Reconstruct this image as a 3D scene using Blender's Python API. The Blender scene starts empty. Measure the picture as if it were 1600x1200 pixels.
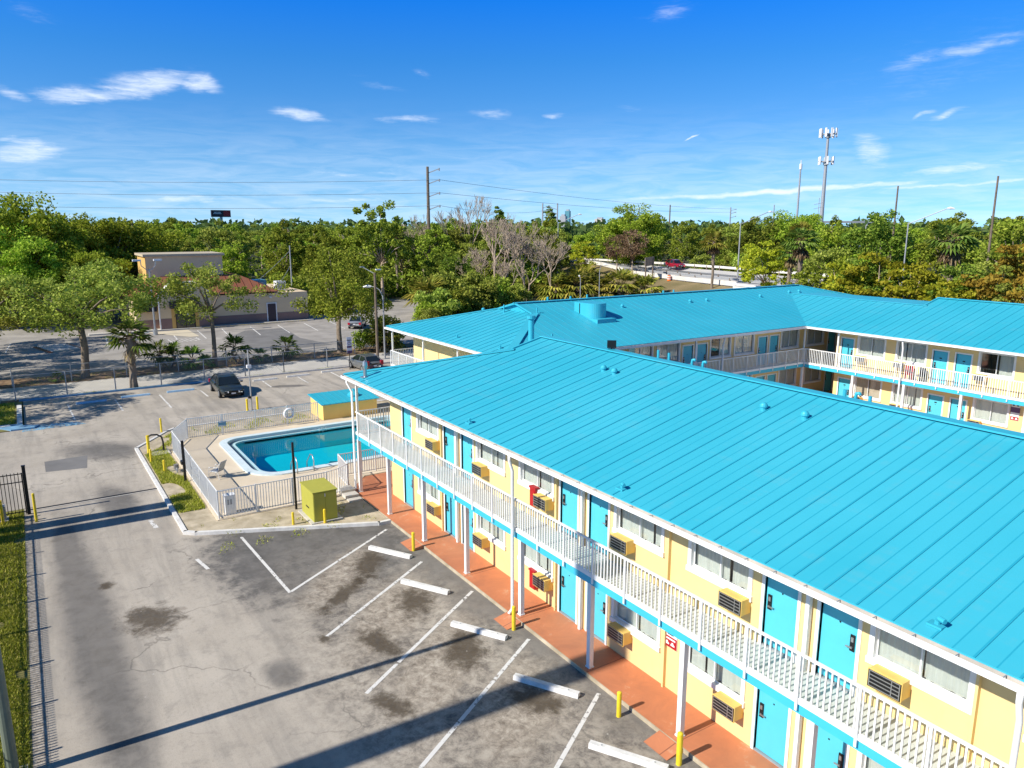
import bpy, bmesh, math, random
from mathutils import Vector, Matrix
from math import sin, cos, pi, radians, sqrt, hypot, atan2

scene = bpy.context.scene
COL = scene.collection

# ------------------------------------------------------------------ camera
cam_data = bpy.data.cameras.new('camera')
cam = bpy.data.objects.new('camera', cam_data)
COL.objects.link(cam)
cam_data.sensor_width = 36.0
cam_data.lens = 1185.0 / 1600.0 * 36.0
cam_data.clip_start = 0.2
cam_data.clip_end = 8000.0
_r, _u, _f = Vector((.5416, .84064, 0)), Vector((-.1722, .11094, .97879)), Vector((-.82281, .53011, -.20484))
cam.matrix_world = Matrix(((_r.x, _u.x, -_f.x, 33.094), (_r.y, _u.y, -_f.y, -14.316), (_r.z, _u.z, -_f.z, 13.12), (0, 0, 0, 1)))
scene.camera = cam

# ------------------------------------------------------------------ light and sky
SUN_DIR = Vector((-.03, -1.0, .73)).normalized()        # towards the sun
sun_elev = math.asin(SUN_DIR.z)
sun_rot = atan2(SUN_DIR.x, SUN_DIR.y)
sd = bpy.data.lights.new('sun', 'SUN')
sd.energy = 4.8
sd.angle = radians(.53)
sd.color = (1.0, .945, .85)
sun = bpy.data.objects.new('sun', sd)
COL.objects.link(sun)
sun.rotation_euler = (-SUN_DIR).to_track_quat('-Z', 'Y').to_euler()

scene.view_settings.view_transform = 'Standard'
scene.view_settings.look = 'None'
scene.view_settings.exposure = 0.42
scene.view_settings.gamma = 1.0
scene.render.engine = 'CYCLES'
scene.cycles.max_bounces = 8
scene.cycles.transparent_max_bounces = 16
scene.cycles.caustics_reflective = False
scene.cycles.caustics_refractive = False


class NT:
    """a small helper that wires shader nodes"""
    def __init__(self, tree):
        self.t = tree
        self.t.nodes.clear()

    def n(self, typ, ins=None, **props):
        nd = self.t.nodes.new(typ)
        for k, v in props.items():
            setattr(nd, k, v)
        for k, v in (ins or {}).items():
            self.put(nd.inputs[k], v)
        return nd

    def put(self, sock, v):
        if isinstance(v, bpy.types.NodeSocket):
            self.t.links.new(v, sock)
        elif isinstance(v, bpy.types.Node):
            self.t.links.new(v.outputs[0], sock)
        else:
            if sock.type == 'RGBA' and len(v) == 3:
                v = (*v, 1)
            sock.default_value = v

    def math(self, op, a, b=0.0, clamp=False):
        nd = self.n('ShaderNodeMath', {0: a, 1: b}, operation=op)
        nd.use_clamp = clamp
        return nd.outputs[0]

    def noise(self, vec, scale, detail=4.0, rough=.55, dist=0.0):
        nd = self.n('ShaderNodeTexNoise', {'Scale': scale, 'Detail': detail, 'Roughness': rough, 'Distortion': dist})
        if vec is not None:
            self.put(nd.inputs['Vector'], vec)
        return nd.outputs[0]

    def ramp(self, fac, stops, interp='LINEAR'):
        nd = self.n('ShaderNodeValToRGB', {'Fac': fac})
        nd.color_ramp.interpolation = interp
        els = nd.color_ramp.elements
        while len(els) < len(stops):
            els.new(.5)
        for e, (p, c) in zip(els, stops):
            e.position = p
            c = (c, c, c) if isinstance(c, (int, float)) else c
            e.color = (*c, 1)
        return nd.outputs[0]

    def step(self, v, lo, hi):
        nd = self.n('ShaderNodeMapRange', {'Value': v, 'From Min': lo, 'From Max': hi})
        nd.interpolation_type = 'SMOOTHSTEP'
        return nd.outputs[0]

    def mix(self, fac, a, b, mode='MIX'):
        nd = self.n('ShaderNodeMix', data_type='RGBA', blend_type=mode)
        self.put(nd.inputs[0], fac)
        self.put(nd.inputs[6], a)
        self.put(nd.inputs[7], b)
        return nd.outputs[2]

    def map(self, vec, loc=(0, 0, 0), rot=(0, 0, 0), scale=(1, 1, 1)):
        nd = self.n('ShaderNodeMapping', {'Vector': vec, 'Location': loc, 'Rotation': rot, 'Scale': scale})
        return nd.outputs[0]


world = bpy.data.worlds.new('World')
scene.world = world
world.use_nodes = True
w = NT(world.node_tree)
sky = w.n('ShaderNodeTexSky', sky_type='NISHITA')
sky.sun_disc = False
_tc = w.n('ShaderNodeTexCoord')
_s = w.n('ShaderNodeSeparateXYZ', {0: _tc.outputs['Generated']})
_z = w.math('ADD', w.math('MULTIPLY', w.math('MAXIMUM', _s.outputs[2], 0.0), 1.0), .13)   # skips the murky band at the horizon
w.put(sky.inputs[0], w.n('ShaderNodeVectorMath', {0: w.n('ShaderNodeCombineXYZ', {0: _s.outputs[0], 1: _s.outputs[1], 2: _z}).outputs[0]}, operation='NORMALIZE').outputs[0])
sky.sun_disc = False
sky.sun_elevation = sun_elev
sky.sun_rotation = sun_rot
sky.altitude = 10.0
sky.air_density = 1.0
sky.dust_density = .05
sky.ozone_density = 3.0
hs = w.n('ShaderNodeHueSaturation', {'Hue': .494, 'Saturation': 1.22, 'Value': 1.0, 'Fac': 1.0, 'Color': sky})
# thin cirrus, placed by bearing (east of north-west) and height above the horizon
tc = w.n('ShaderNodeTexCoord')
sx = w.n('ShaderNodeSeparateXYZ', {0: tc.outputs['Generated']})
bearing = w.math('SUBTRACT', 2.5693, w.math('ARCTAN2', sx.outputs[1], sx.outputs[0]))
bearing = w.math('SUBTRACT', bearing, w.math('MULTIPLY', w.math('GREATER_THAN', bearing, pi), 2 * pi))
height = w.math('ARCSINE', sx.outputs[2])
cv = w.n('ShaderNodeCombineXYZ', {0: bearing, 1: height, 2: 0.0}).outputs[0]
wob = w.n('ShaderNodeTexNoise', {'Vector': cv, 'Scale': 26.0, 'Detail': 5.0}).outputs[1]
cw = w.n('ShaderNodeVectorMath', {0: wob, 1: (.030, .012, 0), 2: cv}, operation='MULTIPLY_ADD').outputs[0]
cw = w.map(cw, loc=(-.015, -.006, 0))
wisps = w.noise(w.map(cv, rot=(0, 0, .25), scale=(13, 95, 1)), 1.0, 8, .62, .8)
fine = w.noise(w.map(cv, rot=(0, 0, .55), scale=(38, 210, 1)), 1.0, 7, .66, .7)


def cloud(cx, cy, rx, ry, ang, amount):
    v = w.map(cw, loc=(-cx, -cy, 0))
    v = w.map(v, rot=(0, 0, -ang))
    v = w.map(v, scale=(1 / (rx * 1.15), 1 / (ry * 1.3), 0))
    ln = w.n('ShaderNodeVectorMath', {0: v}, operation='LENGTH').outputs['Value']
    return w.math('MULTIPLY', w.step(ln, 1.0, .0), amount)


CLOUDS = (  # bearing, height, half length, half width, tilt, thickness
    (-0.497, 0.139, 0.063, 0.012, 0.07, 0.9), (-0.429, 0.154, 0.072, 0.019, 0.21, 1.0), (-0.372, 0.159, 0.038, 0.014, -0.09, 0.9), (-0.263, 0.131, 0.052, 0.01, -0.1, 0.75),
    (-0.128, 0.128, 0.063, 0.007, 0.0, 0.6), (-0.024, 0.136, 0.038, 0.008, -0.07, 0.6), (0.052, 0.134, 0.024, 0.006, 0.0, 0.6), (-0.557, 0.135, 0.025, 0.008, -0.14, 0.6),
    (-0.552, 0.078, 0.063, 0.02, 0.05, 0.75), (-0.568, 0.091, 0.03, 0.007, 0.0, 0.5), (-0.396, 0.03, 0.093, 0.007, 0.02, 0.75), (-0.193, 0.063, 0.127, 0.005, 0.0, 0.5),
    (-0.21, 0.03, 0.135, 0.007, 0.03, 0.6), (0.317, 0.04, 0.278, 0.005, 0.05, 1.1), (0.52, 0.044, 0.186, 0.003, 0.03, 0.7), (0.426, 0.084, 0.046, 0.025, -0.61, 0.7),
    (0.518, 0.062, 0.118, 0.01, 0.05, 0.65), (0.483, 0.158, 0.219, 0.076, 0.26, 0.2), (0.522, 0.185, 0.101, 0.012, 0.14, 0.5), (0.463, 0.176, 0.051, 0.014, 0.26, 0.45),
    (0.189, 0.246, 0.046, 0.014, 0.17, 0.45), (0.499, 0.119, 0.03, 0.007, 0.35, 0.6), (0.475, 0.12, 0.021, 0.004, 0.35, 0.5), (0.222, 0.106, 0.017, 0.002, 0.42, 0.9),
    (-0.531, 0.213, 0.042, 0.012, -0.26, 0.3), (-0.111, 0.181, 0.017, 0.005, -0.26, 0.4), (-0.166, 0.168, 0.051, 0.007, -0.21, 0.3), (0.143, 0.14, 0.034, 0.007, -0.17, 0.25),
    (0.484, 0.092, 0.203, 0.059, 0.31, 0.24),
)
tot = 0.0
for c in CLOUDS:
    tot = w.math('MAXIMUM', tot, cloud(*c))
dens = w.math('ADD', w.math('MULTIPLY', wisps, .5), w.math('MULTIPLY', fine, .5))
dens = w.math('MULTIPLY', w.step(w.math('ADD', dens, w.math('MULTIPLY', tot, .42)), .50, 1.10), w.step(tot, .0, .6))
dens = w.math('MULTIPLY', dens, .88)
veil = w.math('MULTIPLY', w.step(height, .16, .0), w.math('MULTIPLY', w.step(wisps, .25, .75), .34))
dens = w.math('MAXIMUM', dens, veil)
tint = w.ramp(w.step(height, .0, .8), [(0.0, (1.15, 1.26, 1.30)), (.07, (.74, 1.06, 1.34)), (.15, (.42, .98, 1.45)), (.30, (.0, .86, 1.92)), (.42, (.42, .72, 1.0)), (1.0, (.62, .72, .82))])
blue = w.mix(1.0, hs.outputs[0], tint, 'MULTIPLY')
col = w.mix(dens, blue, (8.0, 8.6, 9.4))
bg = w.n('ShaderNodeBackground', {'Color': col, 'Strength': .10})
w.n('ShaderNodeOutputWorld', {'Surface': bg})


# ------------------------------------------------------------------ materials
def new_mat(name):
    m = bpy.data.materials.new(name)
    m.use_nodes = True
    return m, NT(m.node_tree)


def pmat(name, base, rough=.6, var=.12, scale=3.0, metal=0.0, bump=0.0, bscale=40.0, spec=.4, tint=None):
    m, t = new_mat(name)
    tc = t.n('ShaderNodeTexCoord')
    v = tc.outputs['Object']
    nz = t.noise(v, scale, 5, .6, .3)
    lo = tuple(c * (1 - var) for c in base)
    hi = tint if tint else tuple(min(1, c * (1 + var)) for c in base)
    c = t.ramp(nz, [(.3, lo), (.7, hi)])
    b = t.n('ShaderNodeBsdfPrincipled', {'Base Color': c, 'Roughness': rough, 'Metallic': metal, 'Specular IOR Level': spec})
    if bump:
        bp = t.n('ShaderNodeBump', {'Height': t.noise(v, bscale, 3), 'Strength': bump, 'Distance': .02})
        t.put(b.inputs['Normal'], bp.outputs[0])
    t.n('ShaderNodeOutputMaterial', {'Surface': b})
    return m


def leaf_mat(name, dark, mid, light, trans=.36):
    m, t = new_mat(name)
    isl = t.n('ShaderNodeNewGeometry').outputs['Random Per Island']
    oi = t.n('ShaderNodeObjectInfo').outputs['Random']
    c = t.ramp(isl, [(0.0, dark), (.5, mid), (1.0, light)])
    hsv = t.n('ShaderNodeHueSaturation', {'Hue': t.n('ShaderNodeMapRange', {'Value': oi, 'To Min': .478, 'To Max': .515}).outputs[0],
                                          'Value': t.n('ShaderNodeMapRange', {'Value': oi, 'To Min': .80, 'To Max': 1.55}).outputs[0], 'Color': c})
    d = t.n('ShaderNodeBsdfDiffuse', {'Color': hsv})
    tr = t.n('ShaderNodeBsdfTranslucent', {'Color': hsv})
    mx = t.n('ShaderNodeMixShader', {0: trans, 1: d.outputs[0], 2: tr.outputs[0]})
    t.n('ShaderNodeOutputMaterial', {'Surface': mx})
    return m


M = {}
def stucco_mat(name, base):
    m, t = new_mat(name)
    v = t.n('ShaderNodeTexCoord').outputs['Object']
    n1 = t.noise(v, .6, 5, .6, .4)
    drip = t.noise(t.map(v, scale=(3.0, 3.0, .22)), 1.0, 5, .7, .2)
    c = t.ramp(n1, [(.3, tuple(x * .95 for x in base)), (.7, tuple(min(1, x * 1.04) for x in base))])
    c = t.mix(t.math('MULTIPLY', t.step(drip, .56, .76), .22), c, (.50, .38, .20))
    bp = t.n('ShaderNodeBump', {'Height': t.noise(v, 60, 3), 'Strength': .15, 'Distance': .02})
    b = t.n('ShaderNodeBsdfPrincipled', {'Base Color': c, 'Roughness': .8, 'Specular IOR Level': .3, 'Normal': bp.outputs[0]})
    t.n('ShaderNodeOutputMaterial', {'Surface': b})
    return m


M['wall'] = stucco_mat('yellow_stucco', (.775, .58, .27))
M['white'] = pmat('white_paint', (.80, .80, .78), .45, .05, 2.5)
M['gutter'] = pmat('gutter_paint', (.78, .78, .75), .4, .07, 1.4, tint=(.74, .68, .58))
def roof_mat(name, base):
    m, t = new_mat(name)
    v = t.n('ShaderNodeTexCoord').outputs['Object']
    fade = t.noise(v, .16, 4, .6)
    st = t.math('MULTIPLY', t.noise(t.map(v, scale=(2.6, .22, 1)), 1.0, 5, .65, .2), t.noise(t.map(v, scale=(.22, 2.6, 1)), 1.0, 5, .65, .2))
    c = t.ramp(fade, [(.3, tuple(x * .93 for x in base)), (.7, (base[0] + .02, base[1] * 1.06, base[2] * 1.04))])
    c = t.mix(t.math('MULTIPLY', t.step(st, .26, .40), .16), c, (.16, .40, .44))
    rg = t.n('ShaderNodeMapRange', {'Value': t.noise(v, .7, 4), 'To Min': .3, 'To Max': .5}).outputs[0]
    bp = t.n('ShaderNodeBump', {'Height': t.noise(v, .9, 2), 'Strength': .12, 'Distance': .05})
    b = t.n('ShaderNodeBsdfPrincipled', {'Base Color': c, 'Roughness': rg, 'Specular IOR Level': .35, 'Normal': bp.outputs[0]})
    t.n('ShaderNodeOutputMaterial', {'Surface': b})
    return m


M['roof'] = roof_mat('blue_metal_roof', (.034, .415, .535))
M['seam'] = pmat('blue_metal_seam', (.022, .33, .45), .4, .04, 1.0, spec=.35)
M['door'] = pmat('blue_door_paint', (.085, .50, .62), .45, .04, 1.5)
M['fascia'] = pmat('blue_fascia_paint', (.05, .46, .63), .5, .05, 1.0)
M['ac'] = pmat('air_conditioner_casing', (.80, .54, .15), .5, .06, 3)
M['black'] = pmat('black_metal', (.012, .012, .013), .4, .2, 5)
M['dark'] = pmat('dark_interior', (.03, .03, .03), .8, .2, 2)
M['grey'] = pmat('grey_metal', (.38, .39, .40), .45, .08, 3, metal=.3)
M['steel'] = pmat('galvanised_steel', (.5, .51, .52), .35, .08, 4, metal=.8)
M['concrete'] = pmat('concrete', (.52, .49, .44), .85, .14, 1.1, bump=.2, bscale=30)
M['kerb'] = pmat('kerb_paint', (.66, .64, .60), .8, .16, 2.2, bump=.2)
M['stop'] = pmat('wheel_stop_paint', (.68, .665, .63), .75, .16, 5, bump=.25, bscale=25)
M['stopblue'] = pmat('blue_stop_paint', (.36, .55, .70), .75, .12, 4)
M['kerbblue'] = pmat('blue_kerb_paint', (.16, .32, .47), .8, .2, 2)
M['yellow'] = pmat('yellow_bollard_paint', (.78, .58, .03), .5, .12, 5)
M['boxgreen'] = pmat('olive_box_paint', (.40, .38, .055), .6, .07, 1.5)
M['red'] = pmat('red_paint', (.40, .012, .016), .45, .1, 4)
M['curtain'] = pmat('curtain_cloth', (.56, .56, .50), .9, .05, 5)
M['beige'] = pmat('beige_blind', (.55, .44, .33), .9, .05, 5)
M['deckfloor'] = pmat('balcony_floor', (.52, .56, .54), .8, .09, 1.6)
M['wood'] = pmat('weathered_pole_wood', (.17, .13, .095), .9, .25, 2.5)
M['wire'] = pmat('wire', (.16, .19, .23), .6, .05, 1)
M['bark'] = pmat('tree_bark', (.21, .165, .12), .95, .3, 3, bump=.5, bscale=14)
M['palebark'] = pmat('pale_dead_wood', (.42, .33, .245), .95, .22, 2)
M['boot'] = pmat('palm_trunk', (.22, .175, .13), .95, .3, 5, bump=.6, bscale=9)
M['tan'] = pmat('tan_stucco', (.72, .56, .36), .85, .05, .5)
M['wains'] = pmat('mauve_wainscot', (.26, .17, .15), .85, .06, .6)
M['ochre'] = pmat('ochre_stucco', (.62, .40, .13), .85, .05, .5)  # porch door surround; also the sunlight painted on the tower's side
M['tile'] = pmat('rust_metal_roof', (.25, .095, .05), .6, .1, 1.2)
M['pooltrim'] = pmat('pool_coping', (.62, .72, .74), .6, .08, 2)
M['soil'] = pmat('mulch', (.19, .11, .06), .95, .4, 1.6, bump=.4, tint=(.33, .22, .12))
M['signwhite'] = pmat('sign_white', (.78, .77, .78), .5, .03, 2)
M['purple'] = pmat('sign_purple', (.13, .07, .16), .5, .05, 2)
M['tyre'] = pmat('tyre_rubber', (.015, .015, .016), .8, .2, 5)
M['lamp'] = pmat('lamp_lens', (.75, .76, .76), .15, .04, 4)
M['taillight'] = pmat('tail_lamp_red', (.45, .01, .03), .2, .06, 4)
M['orange'] = pmat('barrel_orange', (.75, .16, .02), .6, .06, 4)
M['barrier'] = pmat('barrier_concrete', (.66, .63, .58), .85, .1, .5)
M['teal_glass'] = pmat('tower_glass', (.10, .28, .34), .3, .1, .1)


def glass_mat(name, tint=(.9, .95, .95), gloss=.12):
    m, t = new_mat(name)
    a = t.n('ShaderNodeBsdfTransparent', {'Color': tint})
    g = t.n('ShaderNodeBsdfGlossy', {'Color': (1, 1, 1), 'Roughness': .03})
    mx = t.n('ShaderNodeMixShader', {0: gloss, 1: a.outputs[0], 2: g.outputs[0]})
    t.n('ShaderNodeOutputMaterial', {'Surface': mx})
    return m


M['glass'] = glass_mat('window_glass')
M['carglass'] = pmat('car_glass', (.012, .017, .02), .06, .1, 1, spec=.9)


def car_paint(name, c):
    m, t = new_mat(name)
    b = t.n('ShaderNodeBsdfPrincipled', {'Base Color': c, 'Roughness': .3, 'Metallic': .35, 'Coat Weight': .8, 'Coat Roughness': .05})
    t.n('ShaderNodeOutputMaterial', {'Surface': b})
    return m


M['leaf_green'] = leaf_mat('broad_leaves', (.10, .145, .018), (.235, .31, .034), (.38, .42, .07))
M['leaf_bright'] = leaf_mat('bright_leaves', (.13, .21, .018), (.27, .37, .034), (.41, .46, .07))
M['leaf_dark'] = leaf_mat('dark_leaves', (.06, .10, .016), (.15, .21, .026), (.28, .325, .05))
M['leaf_olive'] = leaf_mat('olive_leaves', (.135, .18, .03), (.275, .335, .052), (.41, .43, .10))
M['leaf_yellow'] = leaf_mat('yellow_green_leaves', (.17, .20, .016), (.34, .36, .024), (.46, .44, .05))
M['leaf_rust'] = leaf_mat('rusty_leaves', (.22, .16, .022), (.38, .28, .035), (.44, .38, .06))
M['leaf_brown'] = leaf_mat('withered_leaves', (.11, .07, .04), (.20, .13, .075), (.28, .19, .12))
M['palm'] = leaf_mat('palm_fronds', (0.049, 0.107, 0.020), (0.124, 0.198, 0.033), (0.264, 0.314, 0.074))
M['palm_yellow'] = leaf_mat('yellow_palm_fronds', (0.116, 0.140, 0.020), (0.247, 0.264, 0.041), (0.495, 0.429, 0.083))  # yellower frond colour of some palms
M['dead_frond'] = leaf_mat('dead_fronds', (.13, .09, .045), (.25, .18, .09), (.36, .28, .16))
M['blade'] = leaf_mat('grass_blades', (.15, .17, .02), (.29, .31, .03), (.48, .42, .13), .2)


# ------------------------------------------------------------------ mesh builder
class MB:
    def __init__(self):
        self.v, self.f, self.m = [], [], []

    def add(self, vs, fs, mi=0):
        o = len(self.v)
        self.v += [tuple(p) for p in vs]
        for f in fs:
            self.f.append(tuple(i + o for i in f))
            self.m.append(mi)

    def quad(self, a, b, c, d, mi=0):
        self.add((a, b, c, d), ((0, 1, 2, 3),), mi)

    def poly(self, pts, mi=0):
        self.add(pts, (tuple(range(len(pts))),), mi)

    def box(self, x0, x1, y0, y1, z0, z1, mi=0):
        self.add(((x0, y0, z0), (x1, y0, z0), (x1, y1, z0), (x0, y1, z0), (x0, y0, z1), (x1, y0, z1), (x1, y1, z1), (x0, y1, z1)),
                 ((0, 3, 2, 1), (4, 5, 6, 7), (0, 1, 5, 4), (1, 2, 6, 5), (2, 3, 7, 6), (3, 0, 4, 7)), mi)

    def cbox(self, x, y, z, sx, sy, sz, mi=0):
        self.box(x - sx / 2, x + sx / 2, y - sy / 2, y + sy / 2, z - sz / 2, z + sz / 2, mi)

    def bar(self, p, q, w, h, up=(0, 0, 1), mi=0):
        """a rectangular bar from p to q; w across, h along up (centred)"""
        p, q, up = Vector(p), Vector(q), Vector(up)
        d = (q - p).normalized()
        s = d.cross(up)
        if s.length < 1e-4:
            s = d.cross(Vector((1, 0, 0)))
        s.normalize()
        t = s.cross(d)
        a, b = s * w / 2, t * h / 2
        self.add([p - a - b, p + a - b, p + a + b, p - a + b, q - a - b, q + a - b, q + a + b, q - a + b],
                 ((0, 1, 2, 3), (7, 6, 5, 4), (0, 4, 5, 1), (1, 5, 6, 2), (2, 6, 7, 3), (3, 7, 4, 0)), mi)

    def tube(self, pts, radii, n=8, mi=0, caps=True):
        pts = [Vector(p) for p in pts]
        if isinstance(radii, (int, float)):
            radii = [radii] * len(pts)
        rings = []
        prev = None
        for i, p in enumerate(pts):
            d = (pts[min(i + 1, len(pts) - 1)] - pts[max(i - 1, 0)]).normalized()
            if prev is None:
                s = d.cross(Vector((0, 0, 1)))
                if s.length < 1e-3:
                    s = Vector((1, 0, 0))
            else:
                s = prev - d * prev.dot(d)
                if s.length < 1e-4:
                    s = d.cross(Vector((0, 0, 1)))
            s.normalize()
            prev = s
            t = d.cross(s)
            rings.append([p + (s * cos(2 * pi * k / n) + t * sin(2 * pi * k / n)) * radii[i] for k in range(n)])
        o = len(self.v)
        for r in rings:
            self.v += [tuple(x) for x in r]
        for i in range(len(pts) - 1):
            for k in range(n):
                a, b = o + i * n + k, o + i * n + (k + 1) % n
                self.f.append((a, b, b + n, a + n))
                self.m.append(mi)
        if caps:
            self.f.append(tuple(o + k for k in reversed(range(n))))
            self.m.append(mi)
            self.f.append(tuple(o + (len(pts) - 1) * n + k for k in range(n)))
            self.m.append(mi)

    def cyl(self, x, y, z0, z1, r, n=12, r1=None, mi=0):
        self.tube(((x, y, z0), (x, y, z1)), [r, r if r1 is None else r1], n, mi)

    def dome(self, c, r, n=12, k=4, mi=0, zs=1.0):
        prof = [(r * cos(pi / 2 * i / k), r * zs * sin(pi / 2 * i / k)) for i in range(k + 1)]
        pts = [(c[0], c[1], c[2] + z) for _, z in prof]
        rr = [max(a, .002) for a, _ in prof]
        self.tube(pts, rr, n, mi)

    def prism(self, poly, z0, z1, mi=0):
        n = len(poly)
        a = sum(poly[i][0] * poly[(i + 1) % n][1] - poly[(i + 1) % n][0] * poly[i][1] for i in range(n))
        if a < 0:
            poly = poly[::-1]
        vs = [(x, y, z0) for x, y in poly] + [(x, y, z1) for x, y in poly]
        fs = [tuple(reversed(range(n))), tuple(range(n, 2 * n))]
        fs += [(i, (i + 1) % n, (i + 1) % n + n, i + n) for i in range(n)]
        self.add(vs, fs, mi)

    def mesh(self, name, mats, smooth=False):
        me = bpy.data.meshes.new(name)
        me.from_pydata(self.v, [], self.f)
        mats = mats if isinstance(mats, (list, tuple)) else [mats]
        for m in mats:
            me.materials.append(m)
        if len(mats) > 1:
            me.polygons.foreach_set('material_index', self.m)
        if smooth:
            me.polygons.foreach_set('use_smooth', [True] * len(me.polygons))
        me.update()
        return me


def link(name, me, parent=None, loc=(0, 0, 0), rz=0.0):
    o = bpy.data.objects.new(name, me)
    COL.objects.link(o)
    if parent:
        o.parent = parent
    o.location = loc
    o.rotation_euler = (0, 0, rz)
    return o


def part(name, mb, mats, parent, loc=(0, 0, 0), rz=0.0, smooth=False, label=None):
    o = link(name, mb.mesh(name, mats, smooth), parent, loc, rz)
    if label:
        o['label'] = label
    return o


def tag(o, label, cat, group=None):
    o['label'] = label
    o['category'] = cat
    if group:
        o['group'] = group
    return o


def thing(name, label, cat, loc=(0, 0, 0), rz=0.0, group=None):
    o = link(name, None, None, loc, rz)
    o.empty_display_size = .2
    return tag(o, label, cat, group)


def struct(name, mb, mats, smooth=False):
    o = link(name, mb.mesh(name, mats, smooth))
    o['kind'] = 'structure'
    return o


def stuff(name, mb, mats, parent=None):
    o = link(name, mb.mesh(name, mats), parent)
    o['kind'] = 'stuff'
    return o


def dup(root, loc=None, rz=None, label=None, group=None, parent=None):
    """a copy of a thing with copies of its parts and sub-parts"""
    c = root.copy()
    COL.objects.link(c)
    if parent:
        c.parent = parent
    if loc is not None:
        c.location = loc
    if rz is not None:
        c.rotation_euler = (0, 0, rz)
    if label:
        c['label'] = label
    if group:
        c['group'] = group
    for ch in list(root.children):
        dup(ch, parent=c)
    return c

# ================================================================== the motel
random.seed(7)
FLOORS = (.12, 3.05)            # walkway level, balcony level
SOFFIT = 5.74
EAVE_Z = 5.95
PITCH = .25


def facade_wall(name, parent, length, z0, z1, holes, mat, rec=.13):
    """one wall, outward -y, with recessed openings; holes = (u0, u1, z0, z1, deep)"""
    mb = MB()
    us = sorted({0.0, length, *[h[0] for h in holes], *[h[1] for h in holes]})
    zs = sorted({z0, z1, *[h[2] for h in holes], *[h[3] for h in holes]})
    for i in range(len(us) - 1):
        for j in range(len(zs) - 1):
            cu, cz = (us[i] + us[i + 1]) / 2, (zs[j] + zs[j + 1]) / 2
            if any(h[0] < cu < h[1] and h[2] < cz < h[3] for h in holes):
                continue
            mb.quad((us[i], 0, zs[j]), (us[i + 1], 0, zs[j]), (us[i + 1], 0, zs[j + 1]), (us[i], 0, zs[j + 1]))
    for u0, u1, a, b, deep in holes:
        d = rec
        mb.quad((u0, 0, a), (u0, d, a), (u1, d, a), (u1, 0, a))
        mb.quad((u0, 0, b), (u1, 0, b), (u1, d, b), (u0, d, b))
        mb.quad((u0, 0, a), (u0, 0, b), (u0, d, b), (u0, d, a))
        mb.quad((u1, 0, a), (u1, d, a), (u1, d, b), (u1, 0, b))
        if deep:                                    # a dim room behind each window
            e = 1.6
            mb.quad((u0, d, a + .002), (u0, .24, a + .002), (u1, .24, a + .002), (u1, d, a + .002))
            mb.quad((u0, d, a), (u0, e, a), (u1, e, a), (u1, d, a), 1)
            mb.quad((u0, d, b), (u1, d, b), (u1, e, b), (u0, e, b), 1)
            mb.quad((u0, d, a), (u0, d, b), (u0, e, b), (u0, e, a), 1)
            mb.quad((u1, d, a), (u1, e, a), (u1, e, b), (u1, d, b), 1)
            mb.quad((u0, e, a), (u0, e, b), (u1, e, b), (u1, e, a), 1)
        else:
            mb.quad((u0, d, a), (u0, d, b), (u1, d, b), (u1, d, a), 1)
    return mb


DOOR_W, DOOR_H = .93, 2.12
WIN_W, WIN_H, WIN_SILL = 2.15, 1.50, 1.0


def shared(mb, mats, name, smooth=False):
    return mb.mesh(name, mats, smooth)


def make_door_meshes():
    leaf = MB()
    leaf.box(0.02, DOOR_W - .02, .05, .095, .05, DOOR_H - .01)
    fr = MB()
    t = .085
    fr.box(-t, .0, -.03, .10, 0, DOOR_H + t)
    fr.box(DOOR_W, DOOR_W + t, -.03, .10, 0, DOOR_H + t)
    fr.box(0, DOOR_W, -.03, .10, DOOR_H, DOOR_H + t)
    fr.box(0, DOOR_W, -.02, .10, .0, .035, 1)
    locks = []
    for side in (0, 1):
        lk = MB()
        x = .13 if side == 0 else DOOR_W - .13
        s = 1 if side == 0 else -1
        lk.box(x - .055, x + .055, .02, .05, .98, 1.36)
        lk.box(x - .03, x + .03, .01, .02, 1.20, 1.31, 1)
        lk.bar((x, .0, 1.07), (x + s * .13, -.01, 1.07), .03, .03, mi=1)
        lk.cbox(x, .01, 1.07, .04, .05, .04, 1)
        locks.append(shared(lk, (M['black'], M['steel']), 'door_lock'))
    vw = MB()
    vw.cbox(DOOR_W / 2, .045, 1.52, .035, .012, .035)
    num = MB()
    num.cbox(DOOR_W / 2, .044, 1.66, .15, .012, .07)
    return shared(leaf, M['door'], 'door'), shared(fr, (M['white'], M['grey']), 'door_frame'), locks, shared(vw, M['black'], 'peephole'), shared(num, M['black'], 'number_plate')


def curtain_mesh(x0, x1, z0, z1, amp, gather, seed, y=.165):
    rng = random.Random(seed)
    mb = MB()
    n = max(6, int((x1 - x0) / .035))
    ph = rng.random() * 6
    prev = None
    for i in range(n + 1):
        f = i / n
        x = x0 + (x1 - x0) * f
        o = amp * sin(ph + f * (x1 - x0) * 26) + amp * .6 * sin(ph * 2 + f * (x1 - x0) * 11)
        xb = x + gather * sin(pi * f) * (f - .5) * .4
        p = ((x, y + o, z1), (xb + .01 * sin(f * 40), y + o * 1.3, z0 + .02 + .015 * sin(f * 31 + ph)))
        if prev:
            mb.quad(prev[1], p[1], p[0], prev[0])
        prev = p
    return mb


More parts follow.
